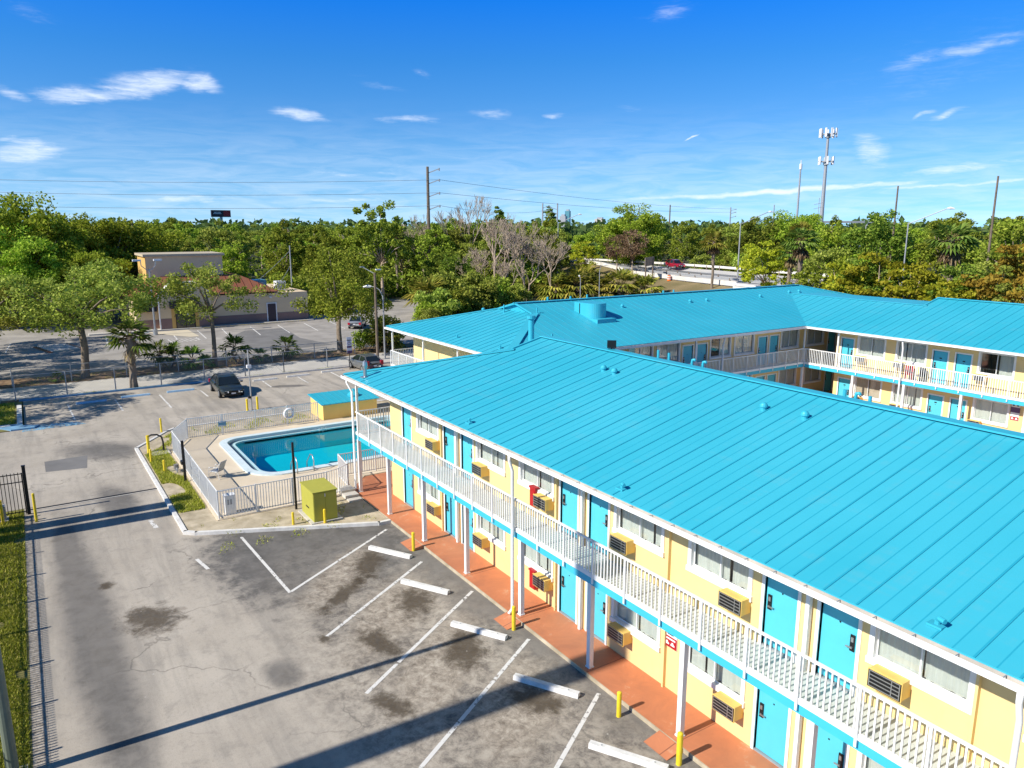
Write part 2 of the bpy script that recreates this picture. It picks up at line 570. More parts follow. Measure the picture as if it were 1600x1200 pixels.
def make_window_meshes():
    f = MB()
    W, H, t = WIN_W, WIN_H, .12
    f.box(-.0, t, -.035, .10, 0, H)
    f.box(W - t, W, -.035, .10, 0, H)
    f.box(t, W - t, -.035, .10, H - t, H)
    f.box(-.02, W + .02, -.07, .10, -.03, t * .95)
    sash = MB()
    for a, b, y in ((t, W / 2 + .02, .095), (W / 2 - .02, W - t, .065)):
        sash.box(a, a + .03, y - .015, y + .015, t, H - t)
        sash.box(b - .03, b, y - .015, y + .015, t, H - t)
        sash.box(a + .03, b - .03, y - .015, y + .015, t, t + .03)
        sash.box(a + .03, b - .03, y - .015, y + .015, H - t - .03, H - t)
    pane = MB()
    for a, b, y in ((t, W / 2 + .02, .095), (W / 2 - .02, W - t, .065)):
        pane.quad((a + .03, y, t + .03), (b - .03, y, t + .03), (b - .03, y, H - t - .03), (a + .03, y, H - t - .03))
    cs = []
    z0, z1 = t - .04, H - t + .03
    for k in range(6):
        c = MB()
        if k == 0:
            spans = ((t, W / 2 - .01), (W / 2 + .01, W - t))
        elif k == 1:
            spans = ((t + .02, .62), (.70, W - t))
        elif k == 2:
            spans = ((t, 1.28), (1.40, W - t))
        elif k == 3:
            spans = ((W / 2 + .1, W - t),)
        elif k == 4:
            spans = ((t, .95), (1.02, 1.55), (1.62, W - t))
        else:
            spans = ((t, W / 2 + .15),)
        for i, (a, b) in enumerate(spans):
            m = curtain_mesh(a, b, z0, z1, .018, .5, k * 7 + i)
            c.add(m.v, m.f)
        cs.append(c)
    return (shared(f, M['white'], 'window'), shared(sash, M['white'], 'window_sash'), shared(pane, M['glass'], 'window_pane'),
            [shared(c, M['curtain'], 'curtain', True) for c in cs], [shared(c, M['beige'], 'curtain', True) for c in cs[:1]])


def make_ac_meshes():
    W, H, D = .71, .40, .36
    c = MB()
    c.box(0, W, -D + .02, 0, .0, H)
    c.box(-.015, W + .015, -D, -D + .02, -.015, H + .015)
    g = MB()
    g.box(-.005, W - .0, -D - .006, -D - .001, .0, H - .015)
    for k in range(5):
        z = .03 + (H - .06) * k / 4
        g.box(.025, W - .025, -D - .016, -D - .006, z - .009, z + .009, 1)
    for x in (.03, W * .72, W - .03):
        g.box(x - .01, x + .01, -D - .018, -D - .016, .02, H - .02, 1)
    return shared(c, M['ac'], 'air_conditioner'), shared(g, (M['black'], M['steel']), 'grille')


DOORM, WINM, ACM = make_door_meshes(), make_window_meshes(), make_ac_meshes()


def place(me, name, parent, mat4, u, y, z):
    o = bpy.data.objects.new(name, me)
    COL.objects.link(o)
    o.parent = parent
    o.matrix_local = mat4 @ Matrix.Translation((u, y, z))
    return o


def child(me, name, parent, loc=(0, 0, 0)):
    o = bpy.data.objects.new(name, me)
    COL.objects.link(o)
    o.parent = parent
    o.location = loc
    return o


def add_door(parent, mat, u, z, lock, numbered=False):
    d = place(DOORM[0], 'door', parent, mat, u, 0, z)
    child(DOORM[1], 'door_frame', d)
    child(DOORM[2][lock], 'door_lock', d)
    child(DOORM[3], 'peephole', d)
    if numbered:
        child(DOORM[4], 'number_plate', d)
    return d


def add_window(parent, mat, u, z, kind):
    wd = place(WINM[0], 'window', parent, mat, u, 0, z)
    child(WINM[1], 'window_sash', wd)
    child(WINM[2], 'window_pane', wd)
    if kind == 9:
        child(WINM[4][0], 'curtain', wd)
    else:
        child(WINM[3][kind], 'curtain', wd)
    return wd


def add_ac(parent, mat, u, z):
    a = place(ACM[0], 'air_conditioner', parent, mat, u, 0, z)
    child(ACM[1], 'grille', a)
    return a


def facade(parent, mat, length, doors, windows, acs, floors=FLOORS, top=SOFFIT, numbered=False):
    """doors (u, lock side), windows (u, curtain kind per floor), acs (u)"""
    holes = []
    for fz in floors:
        for u, _ in doors:
            holes.append((u, u + DOOR_W, fz, fz + DOOR_H, False))
        for u, _ in windows:
            holes.append((u + .03, u + WIN_W - .03, fz + WIN_SILL + .03, fz + WIN_SILL + WIN_H - .03, True))
    mb = facade_wall('wall', parent, length, floors[0] - .12, top, holes, M['wall'])
    o = place(mb.mesh('wall', (M['wall'], M['dark'])), 'wall', parent, mat, 0, 0, 0)
    for i, fz in enumerate(floors):
        for u, lock in doors:
            add_door(parent, mat, u, fz, lock, numbered)
        for u, kinds in windows:
            add_window(parent, mat, u, fz + WIN_SILL, kinds[i])
        for u in acs:
            add_ac(parent, mat, u, fz + .66)
    return o


def plain_wall(parent, pts, z0, z1):
    mb = MB()
    for (a, b) in zip(pts[:-1], pts[1:]):
        mb.quad((a[0], a[1], z0), (b[0], b[1], z0), (b[0], b[1], z1), (a[0], a[1], z1))
    return part('wall', mb, M['wall'], parent)


def roof_plane(mb, O, U, V, poly, spacing, first=0.0, mid=True, th=.05, rib=(.040, .020)):
    """a metal roof plane: O corner, U along the eave, V up the slope (per unit of plan); poly in (u, v)"""
    O, U, V = Vector(O), Vector(U), Vector(V)
    N = U.cross(V).normalized()
    if N.z < 0:
        N = -N
    P = [O + U * u + V * v for u, v in poly]
    n = len(P)
    a = sum(poly[i][0] * poly[(i + 1) % n][1] - poly[(i + 1) % n][0] * poly[i][1] for i in range(n))
    up = U.cross(V).z > 0
    order = list(range(n)) if (a > 0) == up else list(reversed(range(n)))
    mb.add(P + [p - Vector((0, 0, th)) for p in P], [tuple(order), tuple(n + i for i in reversed(order))] +
           [(order[i], n + order[i], n + order[(i + 1) % n], order[(i + 1) % n]) for i in range(n)])
    umin, umax = min(p[0] for p in poly), max(p[0] for p in poly)
    k = 0
    step = spacing / 2 if mid else spacing
    u = umin + first
    while u < umax - .02:
        vs = []
        for i in range(n):
            (u0, v0), (u1, v1) = poly[i], poly[(i + 1) % n]
            if (u0 - u) * (u1 - u) < 0:
                vs.append(v0 + (v1 - v0) * (u - u0) / (u1 - u0))
        vs.sort()
        big = (k % 2 == 0) or not mid
        wd, ht = rib if big else (.028, .004)
        for j in range(0, len(vs) - 1, 2):
            if vs[j + 1] - vs[j] > .08:
                p, q = O + U * u + V * (vs[j] + .005), O + U * u + V * (vs[j + 1] - .005)
                mb.bar(p + N * (ht / 2 - .003), q + N * (ht / 2 - .003), wd, ht, N, mi=1)
        u += step
        k += 1


def cap(mb, p, q, wdt=.26, ht=.05):
    p, q = Vector(p), Vector(q)
    mb.bar(p + Vector((0, 0, .035)), q + Vector((0, 0, .035)), wdt, ht)


def gutter(mb, p, q, out, cap_ends=True):
    """an open gutter along p->q on the side out, with straps"""
    p, q, out = Vector(p), Vector(q), Vector(out)
    d = (q - p).normalized()
    zz = Vector((0, 0, 1))
    mb.bar(p + out * .008 - zz * .075, q + out * .008 - zz * .075, .016, .15, mi=1)
    mb.bar(p + out * .07 - zz * .135, q + out * .07 - zz * .135, .11, .012, mi=1)
    mb.bar(p + out * .131 - zz * .080, q + out * .131 - zz * .080, .010, .13)
    mb.bar(p + out * .140 - zz * .012, q + out * .140 - zz * .012, .022, .016)
    n = int((q - p).length / .75)
    for i in range(n + 1):
        c = p + d * ((q - p).length * i / max(n, 1))
        mb.bar(c + out * .01 - zz * .004, c + out * .14 - zz * .004, .018, .010, mi=2)


def railing(parent, mat, u0, u1, y, zdeck, first=None, posts=True):
    """balcony front: blue fascia, white trim, balusters, posts with brackets"""
    L = u1 - u0
    fb = MB()
    fb.box(u0, u1, y, y + .04, zdeck - .22, zdeck + .03)
    place(fb.mesh('fascia_board', M['fascia']), 'fascia_board', parent, mat, 0, 0, 0)
    r = MB()
    r.box(u0, u1, y - .045, y + .035, zdeck + .032, zdeck + .17)
    r.box(u0, u1, y - .03, y + .03, zdeck + 1.14, zdeck + 1.19)
    n = int(L / .139)
    for i in range(1, n):
        x = u0 + L * i / n
        r.box(x - .018, x + .018, y - .013, y + .013, zdeck + .17, zdeck + 1.14)
    place(r.mesh('railing', M['white']), 'railing', parent, mat, 0, 0, 0)
    if posts:
        pm = MB()
        pm.box(-.028, .028, -.085, -.046, -.12, 1.17)
        me = pm.mesh('railing_post', M['white'])
        u = u0 + .05 if first is None else first
        while u < u1 + .01:
            place(me, 'railing_post', parent, mat, u, y, zdeck)
            u += 1.392


def column_mesh(h, s=.15):
    mb = MB()
    mb.box(-s / 2, s / 2, -s / 2, s / 2, 0, h)
    mb.box(-s / 2 - .02, s / 2 + .02, -s / 2 - .02, s / 2 + .02, 0, .04)
    return mb.mesh('column', M['white'])


def downspout(parent, x, y, side=(0, 1), z1=5.62, gut=(0, -.12)):
    mb = MB()
    mb.tube(((x + gut[0], y + gut[1], 5.82), (x + gut[0], y + gut[1], 5.6), (x, y, 5.22), (x, y, .3), (x + .02, y - .16, .16)), .055, 8)
    return part('downspout', mb, M['white'], parent, smooth=True)


COLM = column_mesh(2.72)
GUT = (M['white'], pmat('stained_gutter', (.50, .46, .40), .6, .2, 1.5), M['grey'])

# ------------------------------------------------------------------ front wing
LX = 44.0
front = thing('motel_building', 'near two storey yellow motel wing with large blue roof beside the orange walkway', 'building', (0, 0, 0))
I4 = Matrix.Identity(4)
P8 = 8.3
doors = [(1.45, 1)]
wins = [(2.98, (2, 1))]
acs = [4.5]
kinds = [(1, 2, 4, 0), (0, 4, 1, 2), (2, 0, 0, 1), (0, 1, 2, 4)]
for k in range(4):
    b = 5.58 + P8 * k
    doors += [(b, 0), (b + 1.52, 1)]
    wins += [(b + 2.72, (kinds[k][0], kinds[k][1])), (b + 5.78, (kinds[k][2], kinds[k][3]))]
    acs += [b + 2.97, b + 7.2]
facade(front, I4, LX, doors, wins, acs)
plain_wall(front, [(LX, 0), (LX, 12.8), (0, 12.8), (0, 0)], 0, SOFFIT)
# slab, soffit and the balcony that runs round the end
mb = MB()
mb.box(-1.24, LX, -1.24, -.002, 2.86, 3.05)
mb.box(-1.24, -.002, 0, 12.8, 2.86, 3.05)
part('balcony_floor', mb, M['deckfloor'], front)
mb = MB()
mb.box(-2.02, LX, -1.40, -.002, SOFFIT - .03, SOFFIT)
mb.box(-2.02, -.002, -.002, 14.2, SOFFIT - .03, SOFFIT)
part('soffit', mb, M['white'], front)
railing(front, I4, -1.24, LX, -1.27, 3.05, first=-.86)
R90 = Matrix.Rotation(-pi / 2, 4, 'Z')
railing(front, Matrix.Translation((0, 0, 0)) @ R90, -12.8, 1.22, -1.27, 3.05)
for x in (-1.16, 2.38, 5.95, 9.57, 13.32, 17.05, 20.8, 24.55, 28.3, 32.0, 35.8):
    child(COLM, 'column', front, (x, -1.20, .12))
post = MB()
post.box(-.05, .05, -.05, .05, 0, 2.66)
postm = post.mesh('balcony_post', M['white'])
for x, y in ((-1.18, -1.2), (-1.18, 3.6), (-1.18, 7.5)):
    child(postm, 'balcony_post', front, (x, y, 3.05))
    child(COLM, 'column', front, (x, y, .12)) if y > 0 else None
downspout(front, -1.36, -1.38, gut=(-.35, -.1))
downspout(front, 13.1, -1.42)
downspout(front, 28.35, -1.42)
for x in (5.42, 18.98, 13.72, 27.1):  # wall-coloured fins added so their shadows draw the dark vertical lines
    mb = MB()
    mb.box(x - .03, x + .03, -.10, -.001, .12, SOFFIT - .03)
    part('shadow_fin', mb, M['wall'], front)
for x in (6.86, 15.16, 23.46, 31.76):
    mb = MB()
    mb.box(x - .05, x + .05, -.16, -.04, .12, 2.86)
    mb.box(x - .05, x + .05, -.16, -.04, 3.05, SOFFIT - .03)
    part('drain_pipe', mb, M['white'], front)
for z in (3.52, .42):                                   # red cabinets
    c = MB()
    c.box(12.27, 12.60, -.16, -.001, z, z + .66)
    c.box(12.25, 12.63, -.19, -.001, z + .66, z + .72)
    c.box(12.30, 12.57, -.172, -.161, z + .06, z + .60)
    cb = part('extinguisher_cabinet', c, (M['red'], M['signwhite']), front, label='red fire extinguisher cabinet beside the air conditioner')
sg = MB()
sg.box(18.90, 19.42, -.03, -.002, 1.44, 1.98)
sb = part('wall_sign', sg, M['signwhite'], front, label='red and white towing notice')
s2 = MB()
s2.box(18.905, 19.415, -.034, -.0305, 1.445, 1.78)
part('red_panel', s2, M['red'], sb)
s3 = MB()
s3.box(19.04, 19.28, -.037, -.0305, 1.83, 1.87)
part('lettering', s3, M['black'], sb)
s4 = MB()                                               # two little car shapes
for cx in (19.05, 19.26):
    s4.add([(cx - .075, -.038, 1.52), (cx + .075, -.038, 1.52), (cx + .075, -.038, 1.57), (cx + .04, -.038, 1.58), (cx + .02, -.038, 1.63), (cx - .03, -.038, 1.63), (cx - .05, -.038, 1.58), (cx - .075, -.038, 1.57)],
           [tuple(range(8))])
s4.box(18.96, 19.36, -.037, -.0345, 1.68, 1.73)
part('pictogram', s4, M['signwhite'], sb)

# its roof: low Dutch-gabled hip
X0, YE, YR = -2.10, -1.45, 6.40
dt = 6.05                                               # plan length of the hip below the little gable
RZ = EAVE_Z + PITCH * (YR - YE)
mb, cp = MB(), MB()
roof_plane(mb, (X0, YE, EAVE_Z), (1, 0, 0), (0, 1, PITCH), [(0, 0), (LX - X0, 0), (LX - X0, YR - YE), (dt - .25, YR - YE), (dt - .25, dt), (dt, dt)], .724, .70)
roof_plane(mb, (LX, 2 * YR - YE, EAVE_Z), (-1, 0, 0), (0, -1, PITCH), [(0, 0), (LX - X0, 0), (LX - X0 - dt, dt), (LX - X0 - dt + .25, dt), (LX - X0 - dt + .25, YR - YE), (0, YR - YE)], .724, .3)
roof_plane(mb, (X0, 2 * YR - YE, EAVE_Z), (0, -1, 0), (1, 0, PITCH), [(0, 0), (2 * (YR - YE), 0), (2 * (YR - YE) - dt, dt), (dt, dt)], .724, .4)
gx, gz = X0 + dt, EAVE_Z + PITCH * dt
mb.add([(gx, YE + dt, gz), (gx, 2 * YR - YE - dt, gz), (gx, YR, RZ - .02)], [(0, 2, 1)])
cap(cp, (X0, YE, EAVE_Z), (gx, YE + dt, gz))
cap(cp, (X0, 2 * YR - YE, EAVE_Z), (gx, 2 * YR - YE - dt, gz))
cap(cp, (gx - .25, YR, RZ), (LX, YR, RZ), .42, .05)
cap(cp, (gx - .22, YE + dt, gz), (gx - .22, YR, RZ), .12, .06)
cap(cp, (gx - .22, 2 * YR - YE - dt, gz), (gx - .22, YR, RZ), .12, .06)
froof = part('roof', mb, (M['roof'], M['seam']), front)
part('ridge_cap', cp, M['roof'], froof)
g = MB()
gutter(g, (X0 - .12, YE, EAVE_Z - .03), (LX, YE, EAVE_Z - .03), (0, -1, 0))
gutter(g, (X0, 14.2, EAVE_Z - .03), (X0, YE - .1, EAVE_Z - .03), (-1, 0, 0))
part('gutter', g, GUT, front)


def roof_vent(parent, x, y, z, slope, r=.15, h=.20, facing=(0, 1)):
    mb = MB()
    mb.cyl(0, 0, -.06, h * .6, r * .75, 12)
    mb.dome((0, 0, h * .6), r, 12, 4)
    mb.cyl(0, 0, h * .5, h * .6, r, 12)
    return part('roof_vent', mb, M['roof'], parent, (x, y, z), smooth=False)


def flat_vent(parent, x, y, z, tilt):
    mb = MB()
    mb.tube(((0, 0, -.03), (0, 0, .10), (.05, -.04, .15), (.17, -.08, .15)), .05, 8)
    mb.box(-.14, .14, -.12, .12, -.02, .02)
    return part('vent_flashing', mb, M['roof'], parent, (x, y, z))


def stack_pipe(parent, x, y, z, h, r=.07, elbow=False, hat=False):
    mb = MB()
    if elbow:
        mb.tube(((0, 0, -.4), (0, 0, h * .7), (.02, .0, h), (.10, .02, h + .02), (.14, .03, h - .04)), r, 8)
    else:
        mb.tube(((0, 0, -.6), (0, 0, h)), r, 10)
    if hat:
        mb.cyl(0, 0, h - .02, h + .10, r * 1.7, 12)
    return part('vent_pipe', mb, M['roof'], parent, (x, y, z), smooth=elbow)


for x, y in ((10.26, 4.71), (10.96, 4.67), (18.01, 4.74), (19.45, 4.81)):
    roof_vent(froof, x, y, EAVE_Z + PITCH * (y - YE), PITCH, .13, .17)
for x in (9.67, 18.1, 26.72):
    flat_vent(froof, x, -1.16 + .1, EAVE_Z + PITCH * .4, PITCH)
for x, h, e in ((10.7, .48, 0), (11.31, .44, 0), (12.57, .34, 1), (13.13, .34, 1), (19.12, .36, 0), (19.5, .30, 1), (19.98, .30, 0), (3.3, .25, 0)):
    stack_pipe(froof, x, 7.2, RZ - .2, h * .92, .055, bool(e))
mb = MB()                                               # shiny fin-shaped vent near the corner
mb.tube(((0, 0, -.05), (0, 0, .42), (0, 0, .55), (0, 0, .72), (0, 0, .80)), [.09, .08, .13, .11, .02], 10)
mb.box(-.2, .2, -.18, .18, -.03, .02)
part('turbine_vent', mb, M['steel'], froof, (-.43, -1.02, EAVE_Z + PITCH * .43))
mb = MB()                                               # tall flue behind the ridge
mb.cyl(0, 0, -1.2, 1.25, .16, 14)
mb.cyl(0, 0, 1.13, 1.30, .24, 14)
part('flue_pipe', mb, M['roof'], froof, (-1.0, 8.9, 7.0))
mb = MB()                                               # black flood lamp on the ridge
mb.box(-.19, .19, -.09, .05, .08, .40)
mb.box(-.15, .15, .05, .07, .12, .36, 1)
mb.tube(((0, 0, -.1), (0, 0, .12)), .03, 6)
mb.box(-.14, .14, -.03, .03, .0, .05)
part('flood_lamp', mb, (M['black'], M['lamp']), froof, (8.6, 6.5, RZ + .03), rz=.9)

# ------------------------------------------------------------------ far and right wings (one joined building)
back = thing('motel_building', 'far L shaped two storey yellow motel block with blue roofs behind the near wing', 'building', (0, 0, 0))
E1, E0 = -1.55, -17.75                                   # east and west eaves of the far wing
XR = (E1 + E0) / 2
YS, YN = 7.62, 51.1
RZ2 = EAVE_Z + PITCH * (E1 - XR)
# far wing, court side: outward +x
TE = Matrix.Translation((-3.0, 0, 0)) @ Matrix.Rotation(pi / 2, 4, 'Z')
bd, bw = [], []
fd = [(14.95, 0), (16.4, 1), (22.6, 0), (23.95, 1), (30.2, 0), (31.45, 1), (38.4, 0)]
fw = [(10.0, (0, 0)), (12.6, (0, 1)), (17.75, (3, 0)), (20.2, (4, 0)), (25.15, (5, 3)), (27.6, (2, 0)), (32.65, (0, 0)), (35.7, (0, 0))]
off = 9.05
TE2 = TE @ Matrix.Translation((off, 0, 0))
facade(back, TE2, 43.5 - off, [(u - off, l) for u, l in fd], [(u - off, k) for u, k in fw], [], numbered=False)
plain_wall(back, [(-3.0, 9.05), (-16.3, 9.05), (-16.3, 49.6), (-3.0, 49.6), (-3.0, 43.5)], 0, SOFFIT)
mb = MB()
mb.box(-2.998, -1.79, 7.85, 33.9, 2.86, 3.05)
mb.box(-17.5, -2.998, 7.85, 9.048, 2.86, 3.05)
mb.box(-17.5, -16.302, 9.048, 49.6, 2.86, 3.05)
mb.box(-2.998, -1.79, 33.9, 49.0, 2.86, 3.05)
mb.box(-1.79, 46.0, 33.93, 35.098, 2.86, 3.05)
part('balcony_floor', mb, M['deckfloor'], back)
mb = MB()
mb.box(-2.998, E1 - .05, YS + .05, 33.5, SOFFIT - .03, SOFFIT)
mb.box(E0 + .05, -2.998, YS + .05, 9.048, SOFFIT - .03, SOFFIT)
mb.box(E0 + .05, -16.302, 9.048, 50, SOFFIT - .03, SOFFIT)
mb.box(-2.998, 46.0, 33.7, 35.098, SOFFIT - .03, SOFFIT)
mb.box(-2.998, 0, 35.098, 44, SOFFIT - .03, SOFFIT)
part('soffit', mb, M['white'], back)
railing(back, Matrix.Translation((-3.0, 0, 0)) @ Matrix.Rotation(pi / 2, 4, 'Z'), 8.0, 33.87, -1.24, 3.05)
railing(back, Matrix.Translation((0, 9.05, 0)), -17.5, -1.8, -1.24, 3.05)
railing(back, Matrix.Translation((-16.3, 0, 0)) @ Matrix.Rotation(-pi / 2, 4, 'Z'), -49.0, -7.85, -1.24, 3.05, posts=False)
railing(back, Matrix.Translation((0, 35.1, 0)), -1.72, 46.0, -1.22, 3.05, first=-1.66)
for x, y in ((-1.85, 13.0), (-1.85, 18.0), (-1.85, 22.6), (-1.85, 26.9), (-1.85, 33.9), (2.25, 33.95), (5.95, 33.95), (9.63, 33.95), (13.3, 33.95), (17.0, 33.95), (20.8, 33.95), (-17.4, 7.95), (-13.4, 7.95), (-9.4, 7.95), (-5.4, 7.95), (-1.85, 7.95)):
    child(COLM, 'column', back, (x, y, .12))
for x, y in ((-1.85, 33.9), (-17.42, 7.92), (-12.4, 7.92), (-7.6, 7.92), (-1.85, 22.6), (.9, 33.93)):
    child(postm, 'balcony_post', back, (x, y, 3.05))
downspout(back, 5.75, 33.7, gut=(.0, -.1))
downspout(back, -1.66, 25.0, gut=(.1, .0))
# gallery hall between the two wings
plain_wall(back, [(0, 35.1), (0, 43.0)], 0, SOFFIT)
# right wing, court side
TR = Matrix.Translation((0, 35.1, 0))
rd = [(.42, 1), (7.02, 0), (8.47, 1), (15.3, 0), (16.8, 1)]
rw = [(1.62, (9, 0)), (4.48, (4, 1)), (9.80, (0, 3)), (12.75, (0, 2)), (18.1, (0, 0)), (21.1, (0, 0))]
facade(back, TR, 46.0, rd, rw, [1.75, 4.62, 9.78, 13.0], numbered=True)
plain_wall(back, [(46, 35.1), (46, 48), (0, 48), (0, 43)], 0, SOFFIT)
sg = MB()
sg.box(12.02, 12.5, -.03, -.002, 1.62, 2.95)
sb = part('wall_sign', sg, M['signwhite'], back, (0, 35.1, 0), label='white, maroon and red parking notices on the court wall')
s2 = MB()
s2.box(12.0, 12.52, -.036, -.0305, 2.1, 2.42)
part('purple_panel', s2, M['purple'], sb)
s2 = MB()
s2.box(12.03, 12.49, -.036, -.0305, 1.63, 1.84)
part('red_panel', s2, M['red'], sb)
s4 = MB()
for cx in (12.15, 12.37):
    s4.add([(cx - .07, -.038, 1.68), (cx + .07, -.038, 1.68), (cx + .06, -.038, 1.74), (cx + .02, -.038, 1.79), (cx - .04, -.038, 1.79), (cx - .07, -.038, 1.73)], [tuple(range(6))])
part('pictogram', s4, M['signwhite'], sb)
s4 = MB()
for cx in (12.14, 12.38):
    s4.box(cx - .06, cx + .06, -.036, -.0305, 2.50, 2.58)
part('lettering', s4, M['black'], sb)
# chairs, red cooler on the gallery are separate things (below)

# roofs of the back block
mb, cp = MB(), MB()
W2 = E1 - XR
roof_plane(mb, (E1, YS, EAVE_Z), (0, 1, 0), (-1, 0, PITCH), [(0, 0), (YN - YS, 0), (YN - YS - W2, W2), (dt - .25, W2), (dt - .25, dt), (dt, dt)], .63, .3, mid=False, rib=(.040, .020))
roof_plane(mb, (E0, YN, EAVE_Z), (0, -1, 0), (1, 0, PITCH), [(0, 0), (YN - YS, 0), (YN - YS - dt, dt), (YN - YS - dt + .25, dt), (YN - YS - dt + .25, W2), (W2, W2)], .63, .3, mid=False)
roof_plane(mb, (E0, YS, EAVE_Z), (1, 0, 0), (0, 1, PITCH), [(0, 0), (2 * W2, 0), (2 * W2 - dt, dt), (dt, dt)], .63, .3, mid=False)
roof_plane(mb, (E1, YN, EAVE_Z), (-1, 0, 0), (0, -1, PITCH), [(0, 0), (2 * W2, 0), (W2, W2)], .63, .3, mid=False)
gy, gz2 = YS + dt, EAVE_Z + PITCH * dt
mb.add([(E0 + dt, gy, gz2), (E1 - dt, gy, gz2), (XR, gy, RZ2 - .02)], [(0, 1, 2)])
cap(cp, (E0, YS, EAVE_Z), (E0 + dt, gy, gz2))
cap(cp, (E1, YS, EAVE_Z), (E1 - dt, gy, gz2), .5, .07)
cap(cp, (XR, gy - .25, RZ2), (XR, YN - W2, RZ2), .4)
cap(cp, (E1 - dt, gy - .2, gz2), (XR, gy - .2, RZ2), .1, .06)
cap(cp, (E0 + dt, gy - .2, gz2), (XR, gy - .2, RZ2), .1, .06)
cap(cp, (E1, YN, EAVE_Z), (XR, YN - W2, RZ2))
cap(cp, (E0, YN, EAVE_Z), (XR, YN - W2, RZ2))
# right wing: slope to a flat saddle at the left, full ridge further right
YC = 33.55
ym, gxr = 39.75, 3.75
vm, vr = ym - YC, 8.0
xm = E1 - vm
roof_plane(mb, (E1, YC, EAVE_Z), (1, 0, 0), (0, 1, PITCH), [(0, 0), (46 - E1, 0), (46 - E1, vr), (gxr - E1 - .25, vr), (gxr - E1 - .25, vm), (-vm, vm)], .724, .5)
roof_plane(mb, (E1, YC + 16, EAVE_Z), (1, 0, 0), (0, -1, PITCH), [(0, 0), (46 - E1, 0), (46 - E1, vr), (gxr - E1 - .25, vr), (gxr - E1 - .25, vm), (-vm, vm)], .724, .5)
zm = EAVE_Z + PITCH * vm
mb.add([(xm, ym, zm), (gxr, ym, zm), (gxr, YC + 16 - vm, zm), (xm, YC + 16 - vm, zm)], [(0, 1, 2, 3)])
mb.add([(gxr, ym, zm), (gxr, YC + 16 - vm, zm), (gxr, YC + 8, EAVE_Z + PITCH * 8 - .02)], [(0, 2, 1)])
cap(cp, (gxr - .25, YC + 8, EAVE_Z + PITCH * 8), (46, YC + 8, EAVE_Z + PITCH * 8), .4)
cap(cp, (xm, ym, zm), (gxr, ym, zm), .16, .04)
cap(cp, (gxr - .22, ym, zm), (gxr - .22, YC + 8, EAVE_Z + PITCH * 8), .12, .06)
broof = part('roof', mb, (M['roof'], M['seam']), back)
part('ridge_cap', cp, M['roof'], broof)
g = MB()
gutter(g, (E1, YS, EAVE_Z - .03), (E1, YC + .1, EAVE_Z - .03), (1, 0, 0))
gutter(g, (E1 - .1, YC, EAVE_Z - .03), (46, YC, EAVE_Z - .03), (0, -1, 0))
gutter(g, (E0 - .12, YS, EAVE_Z - .03), (E1, YS, EAVE_Z - .03), (0, -1, 0))
part('gutter', g, GUT, back)
for y in (21.14, 27.81, 29.59, 35.7, 43.0, 44.3):
    x = -7.6 if y < 43 else -8.0
    roof_vent(broof, x, y if y < 43 else y - 3.2, EAVE_Z + PITCH * (E1 - x), PITCH, .13, .17)
for y, h in ((16.5, .35), (18.5, .3), (20.0, .35), (27.5, .3), (28.6, .3)):
    stack_pipe(broof, XR - .5, y, RZ2 - .1, h, .07)
for x, y in ((-10.47, 13.1), (-7.68, 13.9)):
    stack_pipe(broof, x, y, EAVE_Z + PITCH * 5.6, .5, .05)
roof_vent(broof, -12.97, 12.94, 7.2, PITCH, .13, .17)
for x in (-8.73, -3.6):
    flat_vent(broof, x, YS + .9, EAVE_Z + PITCH * .9, PITCH)
mb = MB()                                               # curved rooftop hood on its curb
ring = [(-1.25, -.74), (.05, -.74)] + [(.05 + .74 * sin(pi * k / 16), -.74 * cos(pi * k / 16)) for k in range(1, 16)] + [(.05, .74), (-1.25, .74)]
mb.prism(ring, -.6, .80)
mb.box(-1.3, 1.30, -.78, .80, -.95, -.16)
hood = part('exhaust_hood', mb, M['roof'], broof, (-6.45, 17.72, 7.27))
mb = MB()
mb.box(-.70, -.62, -.755, -.742, -.12, .74)
part('louvre', mb, M['black'], hood)

# ================================================================== ground, lot, pool, street
from mathutils.geometry import tessellate_polygon
random.seed(11)


def sheet(name, poly, z, mat, hole=None):
    mb = MB()
    if hole:
        loops = [[Vector((x, y, z)) for x, y in poly], [Vector((x, y, z)) for x, y in hole]]
        vs = loops[0] + loops[1]
        tris = []
        for t in tessellate_polygon(loops):
            a, b, c = (vs[i] for i in t)
            tris.append(t if (b - a).cross(c - a).z > 0 else t[::-1])
        mb.add(vs, tris)
        return struct(name, mb, mat)
    a = sum(poly[i][0] * poly[(i + 1) % len(poly)][1] - poly[(i + 1) % len(poly)][0] * poly[i][1] for i in range(len(poly)))
    pts = [(x, y, z) for x, y in (poly if a > 0 else poly[::-1])]
    mb.poly(pts)
    return struct(name, mb, mat)


def block(name, poly, z0, z1, mat):
    mb = MB()
    mb.prism(list(poly), z0, z1)
    return struct(name, mb, mat)


